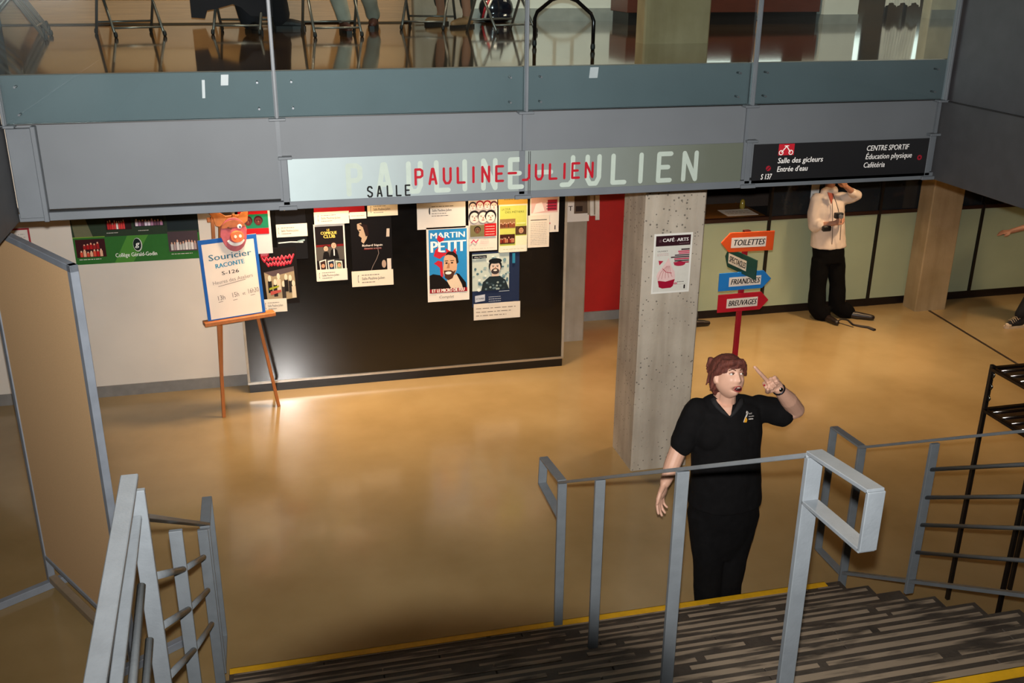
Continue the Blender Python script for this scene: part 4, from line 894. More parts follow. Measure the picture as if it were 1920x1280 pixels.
def hand_mesh(mb, w, d, n, curls, s=1.0, thumb=.6, mirror=1, wr=.026):
    """palm and five fingers; d towards the fingers, n out of the palm side the fingers close towards"""
    d = V(d).normalized(); n = (V(n)-d*V(n).dot(d)).normalized(); sd = d.cross(n)*mirror
    base = []
    for i, (off, ln) in enumerate(((.030, .086), (.010, .090), (-.010, .086), (-.029, .078))):
        k = w + d*ln*s + sd*off*s; base.append(k); mb.cap(w + sd*off*.6*s + d*.008*s, .015*s, k, .0115*s, 10)
    mb.ell(w + d*.045*s + n*.006*s, (.036*s, .040*s, .014*s), Matrix((sd, d, n)).transposed(), 14, 10)
    for i, (b, L, cu) in enumerate(zip(base, (.072, .080, .074, .058), curls)):
        ang = 0; p = b; r = (.0098, .0100, .0095, .0085)[i]*s
        for j, f in enumerate((.46, .30, .24)):
            ang += cu*(1.0, 1.1, .7)[j]; dd = d*math.cos(ang) + n*math.sin(ang); q = p + dd*L*f*s*1.05
            mb.cap(p, r*(1-.08*j), q, r*(.92-.08*j), 10); p = q
    t0 = w + d*.022*s + sd*.026*s + n*.008*s; t1 = t0 + (d*.75+sd*.75*(1-thumb*.6)+n*thumb*.5).normalized()*.040*s; t2 = t1 + (d*.9+sd*.3*(1-thumb)+n*thumb*.9-sd*thumb*.5).normalized()*.030*s; t3 = t2 + (d*.9-sd*thumb*.5+n*thumb*.6).normalized()*.024*s
    mb.cap(w+d*.01*s+sd*.012*s, .016*s, t1, .0125*s, 10); mb.cap(t1, .0120*s, t2, .0105*s, 10); mb.cap(t2, .0105*s, t3, .0085*s, 10)
    return base
def cloth_noise(amp, sc_=7):
    def f(me):
        for v in me.vertices:
            p = v.co; v.co = p + v.normal*(noise.noise(V((p.x*sc_, p.y*sc_, p.z*sc_*.6)))*amp + noise.noise(V((p.x*sc_*3, p.y*sc_*3, p.z*sc_*1.6)))*amp*.35)
    return f
def hair_noise(amp):
    def f(me):
        for v in me.vertices:
            p = v.co; v.co = p + v.normal*(noise.noise(V((p.x*120, p.y*120, p.z*22)))*amp*.7 + noise.noise(V((p.x*45+3, p.y*45, p.z*12)))*amp*.6)
    return f
def eyes(root, c, R, s, gaze=(0, 0), iris='4a3a28', lipc='a04a44', brow='5a3424', openm=0):
    for sd in (-1, 1):
        e = c + R @ (V((sd*.030, -.0785, .018))*s)
        mb = MB(); mb.ell(e, (.0135*s, .0100*s, .0080*s), R, 14, 10); o = mb.build('eye', pm('eye_white', 'd8cfc8', .3), root)
        mb = MB(); mb.ell(e + R @ (V((gaze[0], -.0072, gaze[1]))*s), (.0072*s, .0042*s, .0066*s), R, 12, 8); mb.build('iris', pm('iris_'+iris, iris, .25), o)
        mb = MB(); mb.chain(*[(c + R @ (V((sd*x, y, z))*s), .0028*s) for x, y, z in ((.014, -.0935, .037), (.030, -.0905, .044), (.046, -.079, .038))]); mb.build('eyebrow', pm('brow_'+brow, brow, .7), root)
        mb = MB(); mb.chain(*[(c + R @ (V((sd*x, y, z))*s), .0034*s) for x, y, z in ((.016, -.084, .021), (.030, -.0885, .0275), (.044, -.0785, .021))]); mb.build('eyelid', pm('lid', '9a6a58', .5), root)
    ry = .006+.006*openm; zc = -.060-.004*openm
    if openm:
        mb = MB(); mb.ell(c + R @ (V((0, -.0905, zc))*s), (.021*s, .010*s, ry*s), R, 16, 10); mb.build('open_mouth', pm('mouth_dark', '3a0e0e', .5), root)
        mb = MB(); mb.ell(c + R @ (V((0, -.0945, zc+ry*.55))*s), (.012*s, .006*s, .0035*s), R, 12, 8); mb.build('teeth', pm('teeth', 'd8cfc0', .3), root)
    mb = MB(); mb.tube([c + R @ (V(((.023 if openm else .021)*math.cos(a), -.0975+.010*abs(math.cos(a)), zc+(ry+.002)*math.sin(a)))*s) for a in [i*math.pi/9 for i in range(18)]], .0034*s, 8, closed=True); mb.build('lips', pm('lips_'+lipc, lipc, .35), root)
SKIN = pm('skin', 'd2a48c', .5, var=.06, scale=14, bump=.03, bscale=150)
SKINW = pm('skin_warm', 'ac7c64', .6, var=.06, scale=14)
BLACKC = pm('black_cotton', '0e0d0e', .9, var=.2, scale=20, bump=.1, bscale=180, spec=.15)
# ---------------- the woman by the stairs
YP = 5.2
def W(u, v, dy=0): return aty(u, v, YP+dy)
ft = W(1345, 1143); root = thing('person', 'person in a black polo shirt and black trousers pointing upward by the stairs', 'person', (ft.x, YP, 0))
hc = W(1366, 706, -.02)
Rz = Matrix.Rotation(math.radians(6), 3, 'Z') @ Matrix.Rotation(math.radians(5), 3, 'Y') @ Matrix.Rotation(math.radians(-20), 3, 'X')
mb = MB(); HS = 1.13
head_mesh(mb, hc, Rz, HS, 1.0, 1.0)
nk = W(1356, 765, .04)
mb.cap(hc + V((0, .03, -.05)), .064, nk, .078); mb.cap(hc+V((.0, -.005, -.085)), .05, nk+V((0, -.02, 0)), .07)
shL, shR = W(1308, 772, .03), W(1421, 766, .03); ch = W(1362, 800, 0); be = W(1360, 880, 0); hp = W(1358, 935, .02)
mb.cap(shL, .070, shR, .070); mb.ell(ch+V((0, .03, 0)), (.17, .10, .20)); mb.ell(be, (.16, .11, .20)); mb.ell(hp, (.15, .11, .18))
knL, knR = W(1328, 1040, -.01), W(1372, 1040, -.01); anL, anR = V((W(1330, 1128).x, YP+.02, .10)), V((W(1368, 1128).x, YP+.02, .10))
for h_, k_, a_ in ((W(1322, 950, .02), knL, anL), (W(1394, 950, .02), knR, anR)): mb.chain((h_, .085), (k_, .065), (a_, .045)); mb.cap(a_, .04, a_+V((0, -.13, -.05)), .035)
# right arm (image left), hanging
e1 = W(1272, 842, .02); w1 = W(1247, 905, -.03)
mb.chain((shL, .066), (e1, .055), (w1+ (e1-w1)*.5, .052), (w1, .034))
hand_mesh(mb, w1, W(1233, 950, -.06)-w1, V((.5, -.6, -.1)), (.2, .28, .35, .42), 1.22, .1, mirror=1)
# left arm (image right), raised
e2 = W(1492, 768, -.02); w2 = W(1459, 728, -.14)
mb.chain((shR, .068), (W(1465, 775, 0), .062), (e2, .055), (e2*.5+w2*.5+V((.01, 0, -.005)), .054), (w2, .034))
hd = W(1431, 702, -.17)-w2
# hand: closed fist with the index finger up
d_ = hd.normalized(); n_ = V((-.05, -1, -.35))
hand_mesh(mb, w2, d_, n_, (1.3, 1.35, 1.4, 1.45), 1.22, .8, mirror=-1)
mb.cap(W(1443, 720, -.165), .0150, W(1436, 711, -.18), .0130); mb.cap(W(1436, 711, -.18), .0128, W(1424, 698, -.20), .0115); mb.cap(W(1424, 698, -.20), .0112, W(1415, 688, -.205), .0095)
body = mb.build('body', SKIN, root, remesh=.0046, smooth=2)
eyes(root, hc, Rz, HS, gaze=(.003, .0015), openm=1)
# raised index as a lengthened last joints of the hand lies in the body; nails
mb = MB(); 
for u, v in ((1433, 722), (1440, 727)): mb.ell(W(u, v, -.205), (.006, .004, .006))
mb.build('red_nails', pm('red_nails', 'b01028', .2), root)
# hair
mb = MB()
H = lambda x, y, z: hc + Rz @ (V((x, y, z))*HS)
mb.ell(H(0, .016, .048), (.090*HS, .104*HS, .080*HS), Rz); mb.ell(H(0, .055, .0), (.086*HS, .072*HS, .098*HS), Rz); mb.ell(H(0, .075, -.045), (.068*HS, .045*HS, .075*HS), Rz)
mb.chain((H(-.070, -.040, .062), .022), (H(-.03, -.082, .080), .022), (H(.03, -.088, .078), .022), (H(.066, -.052, .056), .020)); mb.chain((H(.03, -.09, .078), .016), (H(.060, -.072, .045), .014), (H(.078, -.04, .01), .013))
mb.chain((H(-.07, -.04, .06), .02), (H(-.082, -.02, .03), .018), (H(-.084, .005, .02), .02), (H(-.082, .03, -.02), .022), (H(-.07, .045, -.06), .02)); mb.chain((H(.08, -.02, .04), .018), (H(.084, .01, .02), .02), (H(.078, .04, -.03), .02))
for i in range(34):
    a = random.uniform(-.15, 3.3); z0 = random.uniform(-.04, .10); q = random.uniform(.094, .106); mb.cap(H(.075*math.cos(a), .03+.085*math.sin(a), z0), .018, H(q*math.cos(a), .04+q*math.sin(a), z0-random.uniform(.03, .07)), .005, 8)
for i in range(9):
    x = -.06+.015*i; mb.cap(H(x, -.075+abs(x)*.5, .088), .013, H(x+.016, -.097+abs(x+.01)*.45, .056+.008*math.sin(i*2)), .005, 8)
m_hair = pm('auburn_hair', '4a2018', .75, scale=60, stretch=(1, 1, .25), h2='6e3628', bump=.6, bscale=160)
mb.build('hair', m_hair, root, remesh=.006, smooth=1, noisy=hair_noise(.005))
# polo shirt
mb = MB()
mb.cap(W(1320, 772, .03), .085, W(1412, 766, .03), .085); mb.cap(W(1337, 762, .03), .082, W(1392, 760, .03), .082); mb.ell(W(1335, 815, -.045), (.11, .10, .12)); mb.ell(W(1393, 813, -.045), (.11, .10, .12)); mb.ell(W(1364, 812, -.055), (.11, .09, .10))
Z = lambda u, v, dy=0: W(u, v, dy)
mb.loft([(Z(1364, 748, .03), .13, .10), (Z(1364, 762, .02), .215, .13), (Z(1363, 785, .01), .232, .15), (Z(1363, 810, 0), .236, .155), (Z(1362, 840, 0), .228, .168), (Z(1361, 870, 0), .230, .178), (Z(1360, 900, 0), .238, .185), (Z(1359, 925, 0), .244, .188), (Z(1358, 940, 0), .246, .188)])
mb.chain((shL, .092), (W(1292, 800, .02), .088), (W(1280, 830, .02), .083)); mb.chain((shR, .092), (W(1445, 768, .02), .088), (W(1465, 776, 0), .082))
shirt = mb.build('polo_shirt', BLACKC, root, remesh=.009, smooth=5, noisy=cloth_noise(.010, 8))
# V neck opening: skin coloured patch following the chest, framed by a collar
def front(u, v, lift=0):   # point on the shirt's front under a pixel
    dg = bpy.context.evaluated_depsgraph_get(); o = CAM - wloc(shirt); d = ray(u, v).normalized()
    from mathutils.bvhtree import BVHTree
    global _bv
    if '_bv' not in globals(): _bv = BVHTree.FromPolygons([q.co for q in shirt.data.vertices], [tuple(p.vertices) for p in shirt.data.polygons])
    hit = _bv.ray_cast(o, d)
    p = (hit[0] if hit[0] is not None else o+d*6) + wloc(shirt)
    return p - d*lift
mb = MB(); rows = []
for j in range(9):
    v = 748+j*3.9; hw = 17.5*(1-j/8.6); uc = 1358+j*1.35
    rows.append([front(uc+hw*(k/4-1), v, .004) for k in range(9)])
for j in range(8):
    for k in range(8): mb.face([rows[j][k], rows[j][k+1], rows[j+1][k+1], rows[j+1][k]], True)
mb.build('neckline_skin', SKIN, root)
mb = MB()
for sgn, pts in ((-1, ((1337, 748), (1340, 755), (1345, 763), (1356, 773), (1368, 782))), (1, ((1390, 750), (1388, 757), (1383, 765), (1376, 774), (1369, 782)))):
    q = [front(u, v, .008) for u, v in pts]; mb.tube(q, [.018, .018, .015, .012, .006], 8)
mb.build('collar', pm('black_rib', '121113', .85), root)
# chest emblem
o_ = front(1394, 792, .007); ur = (front(1418, 790, .007)-o_).normalized(); vu = (front(1396, 770, .007)-o_).normalized()
s = Sheet(o_, ur, vu, .085, .075, .0005); s.pr.mat(ink('0e0d0e'))
s.poly([(.05, .0), (.30, .0), (.34, .22), (.22, .42), (.14, .42), (.04, .2)], 'd89a2c'); s.stroke([(.0, .05), (.1, .4), (.2, .62), (.22, .95)], .05, 'e8e0d8'); s.stroke([(.22, .45), (.34, .80), (.30, .9)], .05, 'e8e0d8'); s.oval(.2, .85, .05, .06, 'e8e0d8')
s.text('SALLE', .42, .66, .11, 'e4dcd6', fit=.30, rot=.06); s.text('Pauline-Julien', .44, .42, .11, 'e4dcd6', fit=.5, rot=.06); s.scrib(.46, .9, .22, 'e4dcd6', .08, 3)
s.pr.build('emblem', None, root); s.le.build('emblem_lettering', None, root)
# trousers
mb = MB(); mb.loft([(W(1358, 915, .0), .225, .17), (W(1358, 940, .01), .236, .178), (W(1357, 965, .02), .228, .175), (W(1357, 985, .02), .205, .16), (W(1352, 1010, .02), .18, .14), (W(1350, 1035, .02), .14, .11)])
mb.chain((W(1323, 958, .02), .128), (knL, .104), (W(1327, 1090), .098), (V((anL.x, YP+.01, .05)), .096)); mb.chain((W(1388, 958, .02), .128), (W(1373, 1040), .104), (W(1364, 1090), .096), (V((anR.x-.01, YP+.01, .05)), .094))
mb.build('trousers', BLACKC, root, remesh=.010, smooth=4, noisy=cloth_noise(.007, 8))
for a_ in (anL, anR):
    mb = MB(); mb.cap(V((a_.x, YP+.05, .045)), .044, V((a_.x, YP-.03, .04)), .04); mb.cap(V((a_.x, YP-.02, .035)), .042, V((a_.x+.01, 5.085+.05, .03)), .03); mb.build('shoe', pm('black_shoe', '0c0b0b', .4), root, remesh=.008, smooth=2)
# wristwatch
mb = MB(); ax = (w2-e2).normalized(); pw = w2 - ax*.012; pu = ax.orthogonal().normalized(); pq = ax.cross(pu)
mb.tube([pw + (pu*math.cos(t)+pq*math.sin(t))*.034 for t in [i*math.pi/8 for i in range(16)]], .008, 8, closed=True); wt = mb.build('watch', pm('watch_dark', '1a1820', .3, .4), root)
mb = MB(); mb.ell(pw + V((-.004, -.034, .012)), (.014, .008, .014)); mb.build('watch_face', m_chrome, wt)
# ---------------- person in the white shirt
YM = 10.33
def Wm(u, v, dy=0): return aty(u, v, YM+dy)
f0 = atz(1550, 594, 0); root = thing('person', 'person in a white shirt and black trousers standing at the pale green counter', 'person', (f0.x, YM, 0))
def body_std(root, P, skin, vox, head, R, hs, chain_list, hands, torso):
    mb = MB(); head_mesh(mb, head, R, hs); mb.cap(head+V((0, .03, -.06)), .055, torso[0][0]+V((0, .02, .10)), .06)
    for c, r in torso: mb.ell(c, r)
    for ch_ in chain_list: mb.chain(*ch_)
    for h_ in hands: hand_mesh(mb, *h_)
    return mb.build('body', skin, root, remesh=vox, smooth=2)
hd_ = Wm(1562, 328, 0); hd_.z += .06
Rm = Matrix.Rotation(math.radians(15), 3, 'Z')
ch = Wm(1552, 395); wa = Wm(1552, 440); hp = Wm(1550, 470)
sl_, sr_ = Wm(1532, 374), Wm(1574, 372)
el_ = Wm(1527, 425, -.04); wl_ = Wm(1566, 418, -.22)      # arm across the body
er_ = Wm(1606, 366, -.1); wr_ = Wm(1586, 350, -.20)       # arm raised to the face
legL, legR = [Wm(1540, 480), Wm(1534, 530), V((atz(1531, 592, 0).x, YM, .09))], [Wm(1562, 480), Wm(1568, 530), V((atz(1569, 585, 0).x, YM+.02, .09))]
body_std(root, None, SKINW, .0075, hd_, Rm, 1.0,
   [[(sl_, .055), (el_, .045), (wl_, .028)], [(sr_, .055), (er_, .044), (wr_, .028)], [(legL[0], .07), (legL[1], .06), (legL[2], .04)], [(legR[0], .07), (legR[1], .06), (legR[2], .04)]],
   [(wl_, V((.9, -.2, .25)), V((0, .8, -.2)), (.7, .8, .8, .9), 1.0, .6), (wr_, V((-.6, -.1, .8)), V((-.3, .8, 0)), (.8, .9, .9, .9), 1.0, .5)],
   [(ch, (.18, .11, .20)), (wa, (.13, .085, .15)), (hp, (.12, .085, .14))])
eyes(root, hd_, Rm, 1.0)
mb = MB(); Hh = lambda x, y, z: hd_ + Rm @ V((x, y, z))
mb.ell(Hh(0, .016, .045), (.085, .100, .080), Rm); mb.ell(Hh(0, .05, -.01), (.08, .065, .09), Rm); mb.build('hair', pm('brown_hair', '3a2014', .6), root, remesh=.009, smooth=1, noisy=hair_noise(.004))
m_wshirt = pm('white_shirt', 'd6c4b4', .8, var=.05, bump=.1, bscale=60)
mb = MB(); mb.cap(sl_, .072, sr_, .070); mb.ell(ch, (.215, .145, .215)); mb.loft([(Wm(1553, 380), .2, .13), (Wm(1553, 405), .205, .14), (Wm(1553, 430), .205, .145), (Wm(1553, 448), .215, .15), (Wm(1553, 462), .22, .155)])
mb.chain((sl_, .078), (Wm(1526, 400, -.02), .075), (el_, .068), (Wm(1535, 421, -.10), .06)); mb.chain((sr_, .075), (Wm(1594, 372, -.06), .066), (er_, .060), (er_*.6+wr_*.4, .052))
mb.cap(Wm(1562, 357), .06, Wm(1548, 360), .06); sh = mb.build('shirt', m_wshirt, root, remesh=.011, smooth=3, noisy=cloth_noise(.012, 9))
mb = MB(); mb.tube([Wm(1560, 368, -.145), Wm(1561, 400, -.17), Wm(1561, 430, -.165), Wm(1560, 458, -.155)], .004, 6); mb.build('button_placket', pm('placket', '6a5a50', .7), root)
mb = MB(); p0 = [Wm(1551, 360, -.13), Wm(1563, 363, -.14), Wm(1558, 382, -.155)]; mb.hull(p0, [p+V((0, -.012, 0)) for p in p0]); mb.build('open_collar', pm('collar_skin', '9c4a38', .6), root)
mb = MB(); mb.loft([(Wm(1553, 448), .19, .135), (Wm(1553, 470), .205, .145), (Wm(1553, 490), .195, .14)]); mb.chain((Wm(1539, 485), .115), (Wm(1534, 530), .098), (Wm(1531, 575), .105), (V((legL[2].x, YM-.02, .07)), .11)); mb.chain((Wm(1566, 485), .115), (Wm(1570, 530), .098), (Wm(1569, 572), .102), (V((legR[2].x+.01, YM-.01, .07)), .105))
mb.build('trousers', pm('black_trousers', '090808', .9, spec=.1), root, remesh=.013, smooth=3, noisy=cloth_noise(.010, 7))
for a, b in ((V((legL[2].x, YM, .05)), V((legL[2].x+.06, YM-.26, .035))), (V((legR[2].x, YM-.02, .05)), V((legR[2].x+.26, YM-.19, .035)))):
    mb = MB(); mb.cap(a, .048, a*.5+b*.5, .045); mb.cap(a*.5+b*.5, .045, b, .034); mb.build('shoe', pm('dark_leather', '1c120e', .4), root, remesh=.009, smooth=2)
cm = thing('camera', 'small dark camera held at the chest of the person in white', 'camera', Wm(1573, 396, -.26))
mb = MB(); c = Wm(1572, 404, -.27); mb.box(c.x-.05, c.x+.05, c.y-.03, c.y+.02, c.z-.03, c.z+.035); mb.build('camera_body', pm('cam_black', '151518', .4), cm, bevel=.006)
mb = MB(); mb.tube([c+V((0, -.03, 0)), c+V((0, -.065, 0))], .026, 14); mb.build('lens', pm('cam_lens', '8c9098', .1, .6), cm)
mb = MB(); mb.tube([Wm(1561, 362, -.15), Wm(1568, 380, -.2), c+V((0, 0, .04))], .004, 6); mb.tube([c+V((.04, 0, -.02)), Wm(1577, 420, -.24), Wm(1575, 450, -.2)], .004, 6); mb.build('cord', pm('cord_black', '1a1414', .7), cm)
mb = MB(); c = Wm(1551, 428, -.20); mb.box(c.x-.06, c.x+.05, c.y-.02, c.y+.03, c.z-.035, c.z+.03)
tag(mb.build('pouch', pm('cam_black', '151518'), bevel=.012), 'small black pouch hanging under the forearm of the person in white', 'pouch')
# ---------------- walker at the right edge, mostly outside the frame
toe = atz(1876, 614, 0); YR = toe.y; rx = toe.x
root = thing('person', 'walking person at the right edge with a bare arm and black and white sneakers', 'person', (rx+.35, YR, 0))
hnd = aty(1893, 434, YR); el = aty(1945, 420, YR); sh_ = V((el.x+.22, YR+.1, 1.38))
hd_ = V((sh_.x+.08, YR+.12, 1.66)); Rr = Matrix.Rotation(math.radians(-80), 3, 'Z')
cx0 = sh_.x+.08
an1 = V((rx+.22, YR-.02, .12)); an2 = V((cx0+.35, YR+.25, .12))
mb = MB(); head_mesh(mb, hd_, Rr, 1.0); mb.cap(hd_+V((0, 0, -.06)), .055, V((cx0, YR+.12, 1.42)), .06); mb.ell(V((cx0, YR+.12, 1.25)), (.13, .18, .22)); mb.ell(V((cx0, YR+.12, 1.0)), (.12, .16, .16))
mb.chain((sh_, .05), (el, .042), (hnd, .027)); mb.chain((V((cx0, YR+.28, 1.38)), .05), (V((cx0+.15, YR+.32, 1.12)), .042), (V((cx0+.05, YR+.3, .92)), .028))
hand_mesh(mb, hnd, V((-1, -.05, .0)), V((0, .2, -1)), (.2, .25, .3, .35), 1.0, .3); hand_mesh(mb, V((cx0+.05, YR+.3, .92)), V((-.3, 0, -1)), V((0, -1, 0)), (.3, .3, .4, .4), 1.0, .3)
for h_, k_, a_ in ((V((cx0, YR+.04, .92)), V((cx0-.12, YR, .5)), an1), (V((cx0, YR+.2, .92)), V((cx0+.1, YR+.22, .5)), an2)): mb.chain((h_, .08), (k_, .055), (a_, .038))
mb.build('body', SKINW, root, remesh=.008, smooth=2); eyes(root, hd_, Rr, 1.0)
mb = MB(); mb.ell(hd_+Rr@V((0, .02, .045)), (.086, .1, .082), Rr); mb.ell(hd_+Rr@V((0, .055, -.01)), (.08, .06, .09), Rr); mb.build('hair', pm('brown_hair', '3a2014'), root, remesh=.01, noisy=hair_noise(.004))
mb = MB(); mb.ell(V((cx0, YR+.12, 1.24)), (.15, .20, .24)); mb.ell(V((cx0, YR+.12, 1.02)), (.14, .18, .18)); mb.cap(V((cx0, YR, 1.38)), .07, V((cx0, YR+.26, 1.38)), .07); mb.cap(sh_, .065, sh_*.6+el*.4, .058); mb.build('t_shirt', pm('dark_tshirt', '2a1c1a', .9), root, remesh=.012, smooth=3, noisy=cloth_noise(.008))
mb = MB(); mb.ell(V((cx0, YR+.12, .92)), (.14, .18, .13)); mb.chain((V((cx0, YR+.04, .9)), .10), (V((cx0-.12, YR, .5)), .075), (an1+V((.0, 0, .04)), .06)); mb.chain((V((cx0, YR+.2, .9)), .10), (V((cx0+.1, YR+.22, .5)), .075), (an2+V((0, 0, .04)), .06)); mb.build('trousers', pm('dark_jeans', '15151a', .9), root, remesh=.012, smooth=3)
for a_ in (an1, an2):
    z = -.12
    mb = MB(); mb.cap(a_+V((.04, 0, z+.06)), .042, a_+V((-.06, 0, z+.06)), .044); mb.cap(a_+V((-.06, 0, z+.06)), .044, a_+V((-.14, -.01, z+.045)), .034); mb.cap(a_+V((.02, 0, 0)), .045, a_+V((.0, 0, z+.06)), .045); shoe = mb.build('shoe', pm('navy_canvas', '14141c', .8), root, remesh=.008, smooth=2)
    mb = MB(); mb.cap(a_+V((-.13, -.01, z+.042)), .035, a_+V((-.155, -.012, z+.038)), .031); mb.build('toe_cap', pm('toe_white', 'c8b49a', .5), shoe)
    mb = MB(); mb.hull([a_+V((x, y, z+.0)) for x, y in ((-.195, -.02), (-.16, -.05), (.08, -.045), (.09, .04), (-.15, .035), (-.19, .01))], [a_+V((x, y, z+.026)) for x, y in ((-.195, -.02), (-.16, -.05), (.08, -.045), (.09, .04), (-.15, .035), (-.19, .01))]); mb.build('sole', pm('toe_white', 'c8b49a'), shoe)
    for i in range(5):
        q = a_+V((-.11+.022*i, -.046, z+.07+.012*i)); mb = MB(); mb.tube([q, q+V((-.008, .03, .03)), q+V((-.012, .075, .02))], .0035, 6); mb.build('lace', pm('toe_white', 'c8b49a'), shoe)
# ---------------- person leaning on the serving counter behind the column
root = thing('person', 'person mostly hidden behind the middle column, an elbow and one dark shoe showing', 'person', (4.78, 10.25, 0))
ey = aty(1327, 374, 10.42); hx = 4.48
hd_ = V((hx, 10.32, 1.62)); Rb = Matrix.Rotation(math.radians(150), 3, 'Z')
mb = MB(); head_mesh(mb, hd_, Rb, 1.0); mb.cap(hd_+V((0, 0, -.06)), .055, V((hx, 10.26, 1.38)), .06); mb.ell(V((hx, 10.25, 1.2)), (.17, .12, .22)); mb.ell(V((hx, 10.2, .95)), (.16, .12, .16))
elb = V((ey.x-.035, 10.50, 1.31)); mb.chain((V((hx+.12, 10.28, 1.38)), .05), (V((hx+.26, 10.40, 1.44)), .045), (elb, .042), (V((ey.x-.05, 10.50, 1.56)), .028)); mb.chain((V((hx-.16, 10.28, 1.38)), .05), (V((hx-.2, 10.42, 1.30)), .042), (V((hx-.1, 10.6, 1.29)), .028))
hand_mesh(mb, V((hx-.1, 10.6, 1.29)), V((.3, .8, 0)), V((0, 0, -1)), (.2, .2, .2, .2), 1.0, .3); hand_mesh(mb, V((ey.x-.05, 10.50, 1.56)), V((-.4, -.2, .8)), V((-1, 0, 0)), (.2, .2, .2, .2), 1.0, .3)
s1 = atz(1316, 607, 0); aL = V((s1.x-.15, 10.40, .1)); aR = V((hx-.1, 10.35, .1))
for h_, k_, a_ in ((V((hx+.08, 10.2, .9)), V((hx+.08, 10.28, .5)), aL), (V((hx-.08, 10.2, .9)), V((hx-.08, 10.25, .5)), aR)): mb.chain((h_, .08), (k_, .055), (a_, .038))
mb.build('body', SKINW, root, remesh=.009, smooth=2); eyes(root, hd_, Rb, 1.0)
mb = MB(); mb.ell(hd_+Rb@V((0, .02, .045)), (.086, .1, .082), Rb); mb.ell(hd_+Rb@V((0, .055, -.01)), (.08, .06, .09), Rb); mb.build('hair', pm('brown_hair', '3a2014'), root, remesh=.01, noisy=hair_noise(.004))
mb = MB(); mb.ell(V((hx, 10.25, 1.2)), (.185, .14, .24)); mb.ell(V((hx, 10.2, .98)), (.18, .14, .18)); mb.cap(V((hx-.13, 10.28, 1.37)), .065, V((hx+.11, 10.28, 1.37)), .065); mb.build('shirt', pm('grey_shirt', '55504e', .9), root, remesh=.012, smooth=3)
mb = MB(); mb.ell(V((hx, 10.2, .92)), (.18, .14, .13))
for h_, k_, a_ in ((V((hx+.08, 10.2, .9)), V((hx+.08, 10.28, .5)), aL), (V((hx-.08, 10.2, .9)), V((hx-.08, 10.25, .5)), aR)): mb.chain((h_, .10), (k_, .08), (a_+V((0, 0, .03)), .065))
mb.build('trousers', pm('dark_jeans', '15151a'), root, remesh=.012, smooth=3)
for a_ in (aL, aR):
    mb = MB(); mb.cap(V((a_.x, a_.y, .045)), .045, V((a_.x+.10, a_.y+.0, .04)), .042); mb.cap(V((a_.x+.10, a_.y, .04)), .042, V((a_.x+.19, a_.y-.01, .035)), .03); mb.build('shoe', pm('dark_leather', '1c120e'), root, remesh=.009, smooth=2)
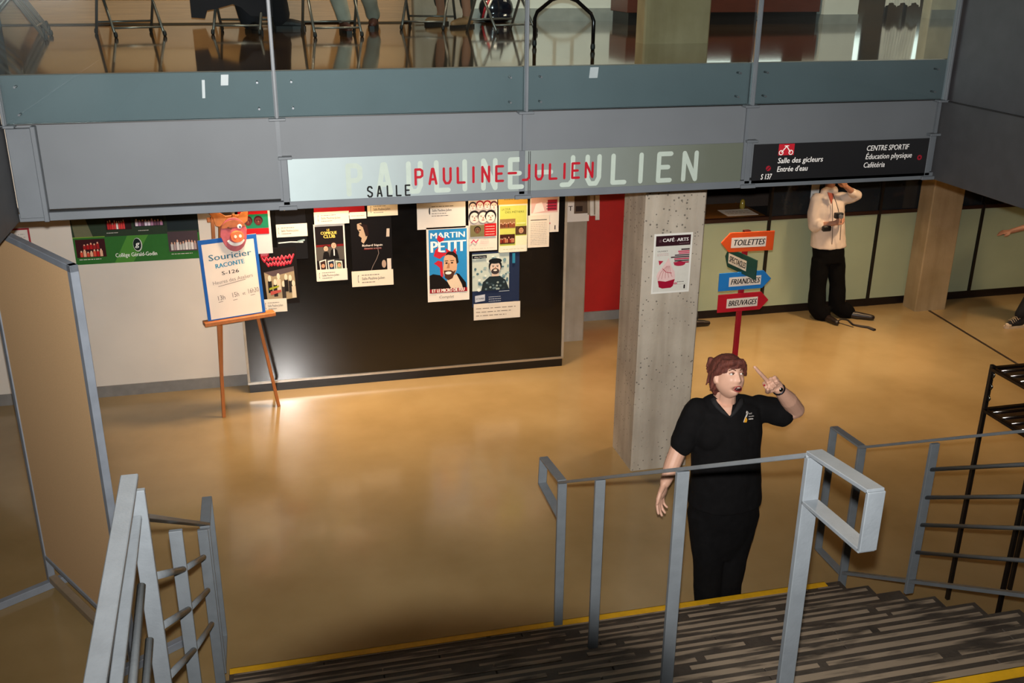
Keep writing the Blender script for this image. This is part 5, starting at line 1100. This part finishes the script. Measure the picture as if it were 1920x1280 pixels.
# ---------------- people seated on the upper floor, only their lower legs in the frame
def sitter(lab, cx, cy, face_deg, feet, shirt, trous, shoe, bare=False, sock=None, loose=1.0, sole='0c0a0a'):
    """feet: two (x, y, toe direction degrees) on the upper floor"""
    root = thing('person', lab, 'person', (cx, cy, ZT)); z0 = ZT
    a = math.radians(face_deg); f = V((math.sin(a), -math.cos(a), 0)); sd = V((math.cos(a), math.sin(a), 0)); c = V((cx, cy, z0))
    hip = c+V((0, 0, .53)); chs = c+V((0, 0, .95))-f*.03; hd = c+V((0, 0, 1.30)); R = Matrix.Rotation(a, 3, 'Z')
    mb = MB(); head_mesh(mb, hd, R, 1.0); mb.cap(hd+V((0, 0, -.07)), .055, chs+V((0, 0, .13)), .06); mb.ell(chs, (.18, .12, .22), R); mb.ell(hip+V((0, 0, .1)), (.17, .13, .2), R)
    tr = MB(); tr.ell(hip+V((0, 0, .05)), (.19, .15, .14), R); tops = MB(); tops.ell(chs, (.205, .14, .24), R); tops.ell(hip+V((0, 0, .16)), (.19, .15, .2), R)
    for k, (fx, fy, td) in zip((-1, 1), feet):
        an = V((fx, fy, z0+.09)); kn = c + f*.42 + sd*k*.12 + V((0, 0, .50)); kn = kn*.6 + V((an.x, an.y, z0+.50))*.4; kn.z = z0+.50
        hj = hip + sd*k*.09; mb.chain((hj, .075), (kn, .052), (an, .036)); t = math.radians(td); dv = V((math.sin(t), -math.cos(t), 0))
        end = an + V((0, 0, .10 if bare else .02)); tr.chain((hj, .095), (kn, .075*loose), (end, .062*loose))
        s_ = MB(); s_.cap(an-V((0, 0, .045))-dv*.03, .04, an-V((0, 0, .045))+dv*.10, .04); s_.cap(an-V((0, 0, .045))+dv*.10, .04, an-V((0, 0, .055))+dv*.19, .03); s_.cap(an, .044, an-V((0, 0, .045)), .042); so = s_.build('shoe', pm('shoe_'+shoe, shoe, .6), root, remesh=.009, smooth=2)
        s_ = MB(); pr = dv.cross(V((0, 0, 1))); pts = [(-.07, -.03), (-.02, -.042), (.12, -.042), (.22, -.02), (.22, .02), (.12, .042), (-.02, .042), (-.07, .03)]
        s_.hull([an-V((0, 0, .09))+dv*p+pr*q for p, q in pts], [an-V((0, 0, .066))+dv*p+pr*q for p, q in pts]); s_.build('sole', pm('sole_'+sole, sole, .6), so)
        sh = chs+sd*k*.19+V((0, 0, .10)); elb = sh+V((0, 0, -.28))+sd*k*.03; wr = c+f*.30+sd*k*.12+V((0, 0, .60))
        mb.chain((sh, .05), (elb, .042), (wr, .027)); hand_mesh(mb, wr, f+V((0, 0, -.3)), V((0, 0, -1)), (.3, .3, .35, .4), 1.0, .3, mirror=k); tops.chain((sh, .066), (elb, .056))
    mb.build('body', SKINW, root, remesh=.010, smooth=2); eyes(root, hd, R, 1.0)
    tops.build('shirt', pm('top_'+shirt, shirt, .9), root, remesh=.014, smooth=3); tr.build('trousers', pm('trs_'+trous, trous, .9), root, remesh=.012, smooth=3, noisy=cloth_noise(.006))
    mb = MB(); mb.ell(hd+R@V((0, .02, .045)), (.086, .1, .082), R); mb.ell(hd+R@V((0, .055, -.01)), (.08, .06, .09), R); mb.build('hair', pm('brown_hair', '3a2014'), root, remesh=.011, noisy=hair_noise(.004))
    return root
U = lambda u, v: atz(u, v, ZT)
a, b = U(525, 54), U(492, 34)
r = sitter('seated person in loose black clothes on the upper floor, one black shoe showing', -.12, 9.05, 10, ((-.05, 8.75, 20), (a.x, a.y, 75)), '15121a', '120f16', '120e10', loose=1.5)
mb = MB(); p = [U(358, 40), U(386, 42), U(400, 22), U(440, 14)]   # hem of the hanging coat
lo = [aty(u, v, 8.55) for u, v in ((359, 33), (384, 35), (388, 20), (404, 17), (436, 8), (452, 14), (470, 30), (512, 32))]
mb.hull([q for q in lo] + [lo[-1]+V((0, 0, .3)), lo[0]+V((0, 0, .3))], [q+V((0, .05, 0)) for q in lo] + [lo[-1]+V((0, .05, .3)), lo[0]+V((0, .05, .3))]); mb.build('coat', pm('top_15121a', '15121a'), r)
a, b = U(648, 62), U(668, 22)
sitter('seated person in khaki trousers and brown shoes on the upper floor', .62, 8.75, 0, ((a.x, a.y+.08, 5), (a.x+.30, a.y+.65, -10)), '6a6a60', '9a988a', '4a2014', loose=1.0)
a, b = U(822, 47), U(880, 52)
sitter('seated person in tan shoes with bare ankles on the upper floor', 1.75, 9.15, -25, ((a.x+.05, a.y+.12, -50), (b.x+.0, b.y+.1, -50)), '3a3430', '3a3c38', '8a6a48', bare=True, sole='14100e')
# striped bag
c = U(932, 42); t = thing('bag', 'glossy navy bag with red and white stripes on the upper floor by the chair', 'bag', c)
mb = MB(); mb.ell(c+V((0, .05, .13)), (.17, .10, .14)); mb.ell(c+V((0, .05, .05)), (.16, .11, .06)); mb.build('bag_body', pm('navy_gloss', '10141f', .15, coat=.7), t, remesh=.01, smooth=2)
for i, cc in enumerate(('a01c28', 'd8d4cc')):
    mb = MB(); mb.tube([c+V((-.15+.02*i, -.03+.0*i, .03)), c+V((-.13+.025*i, -.055, .13)), c+V((-.08+.02*i, -.045, .22))], .012, 8); mb.build('stripe', pm('stripe_'+cc, cc, .3), t)
mb = MB(); mb.tube([c+V((-.07, .05, .25)), c+V((-.04, .05, .34)), c+V((.04, .05, .34)), c+V((.07, .05, .25))], .009, 8); mb.build('handle', m_dark, t)
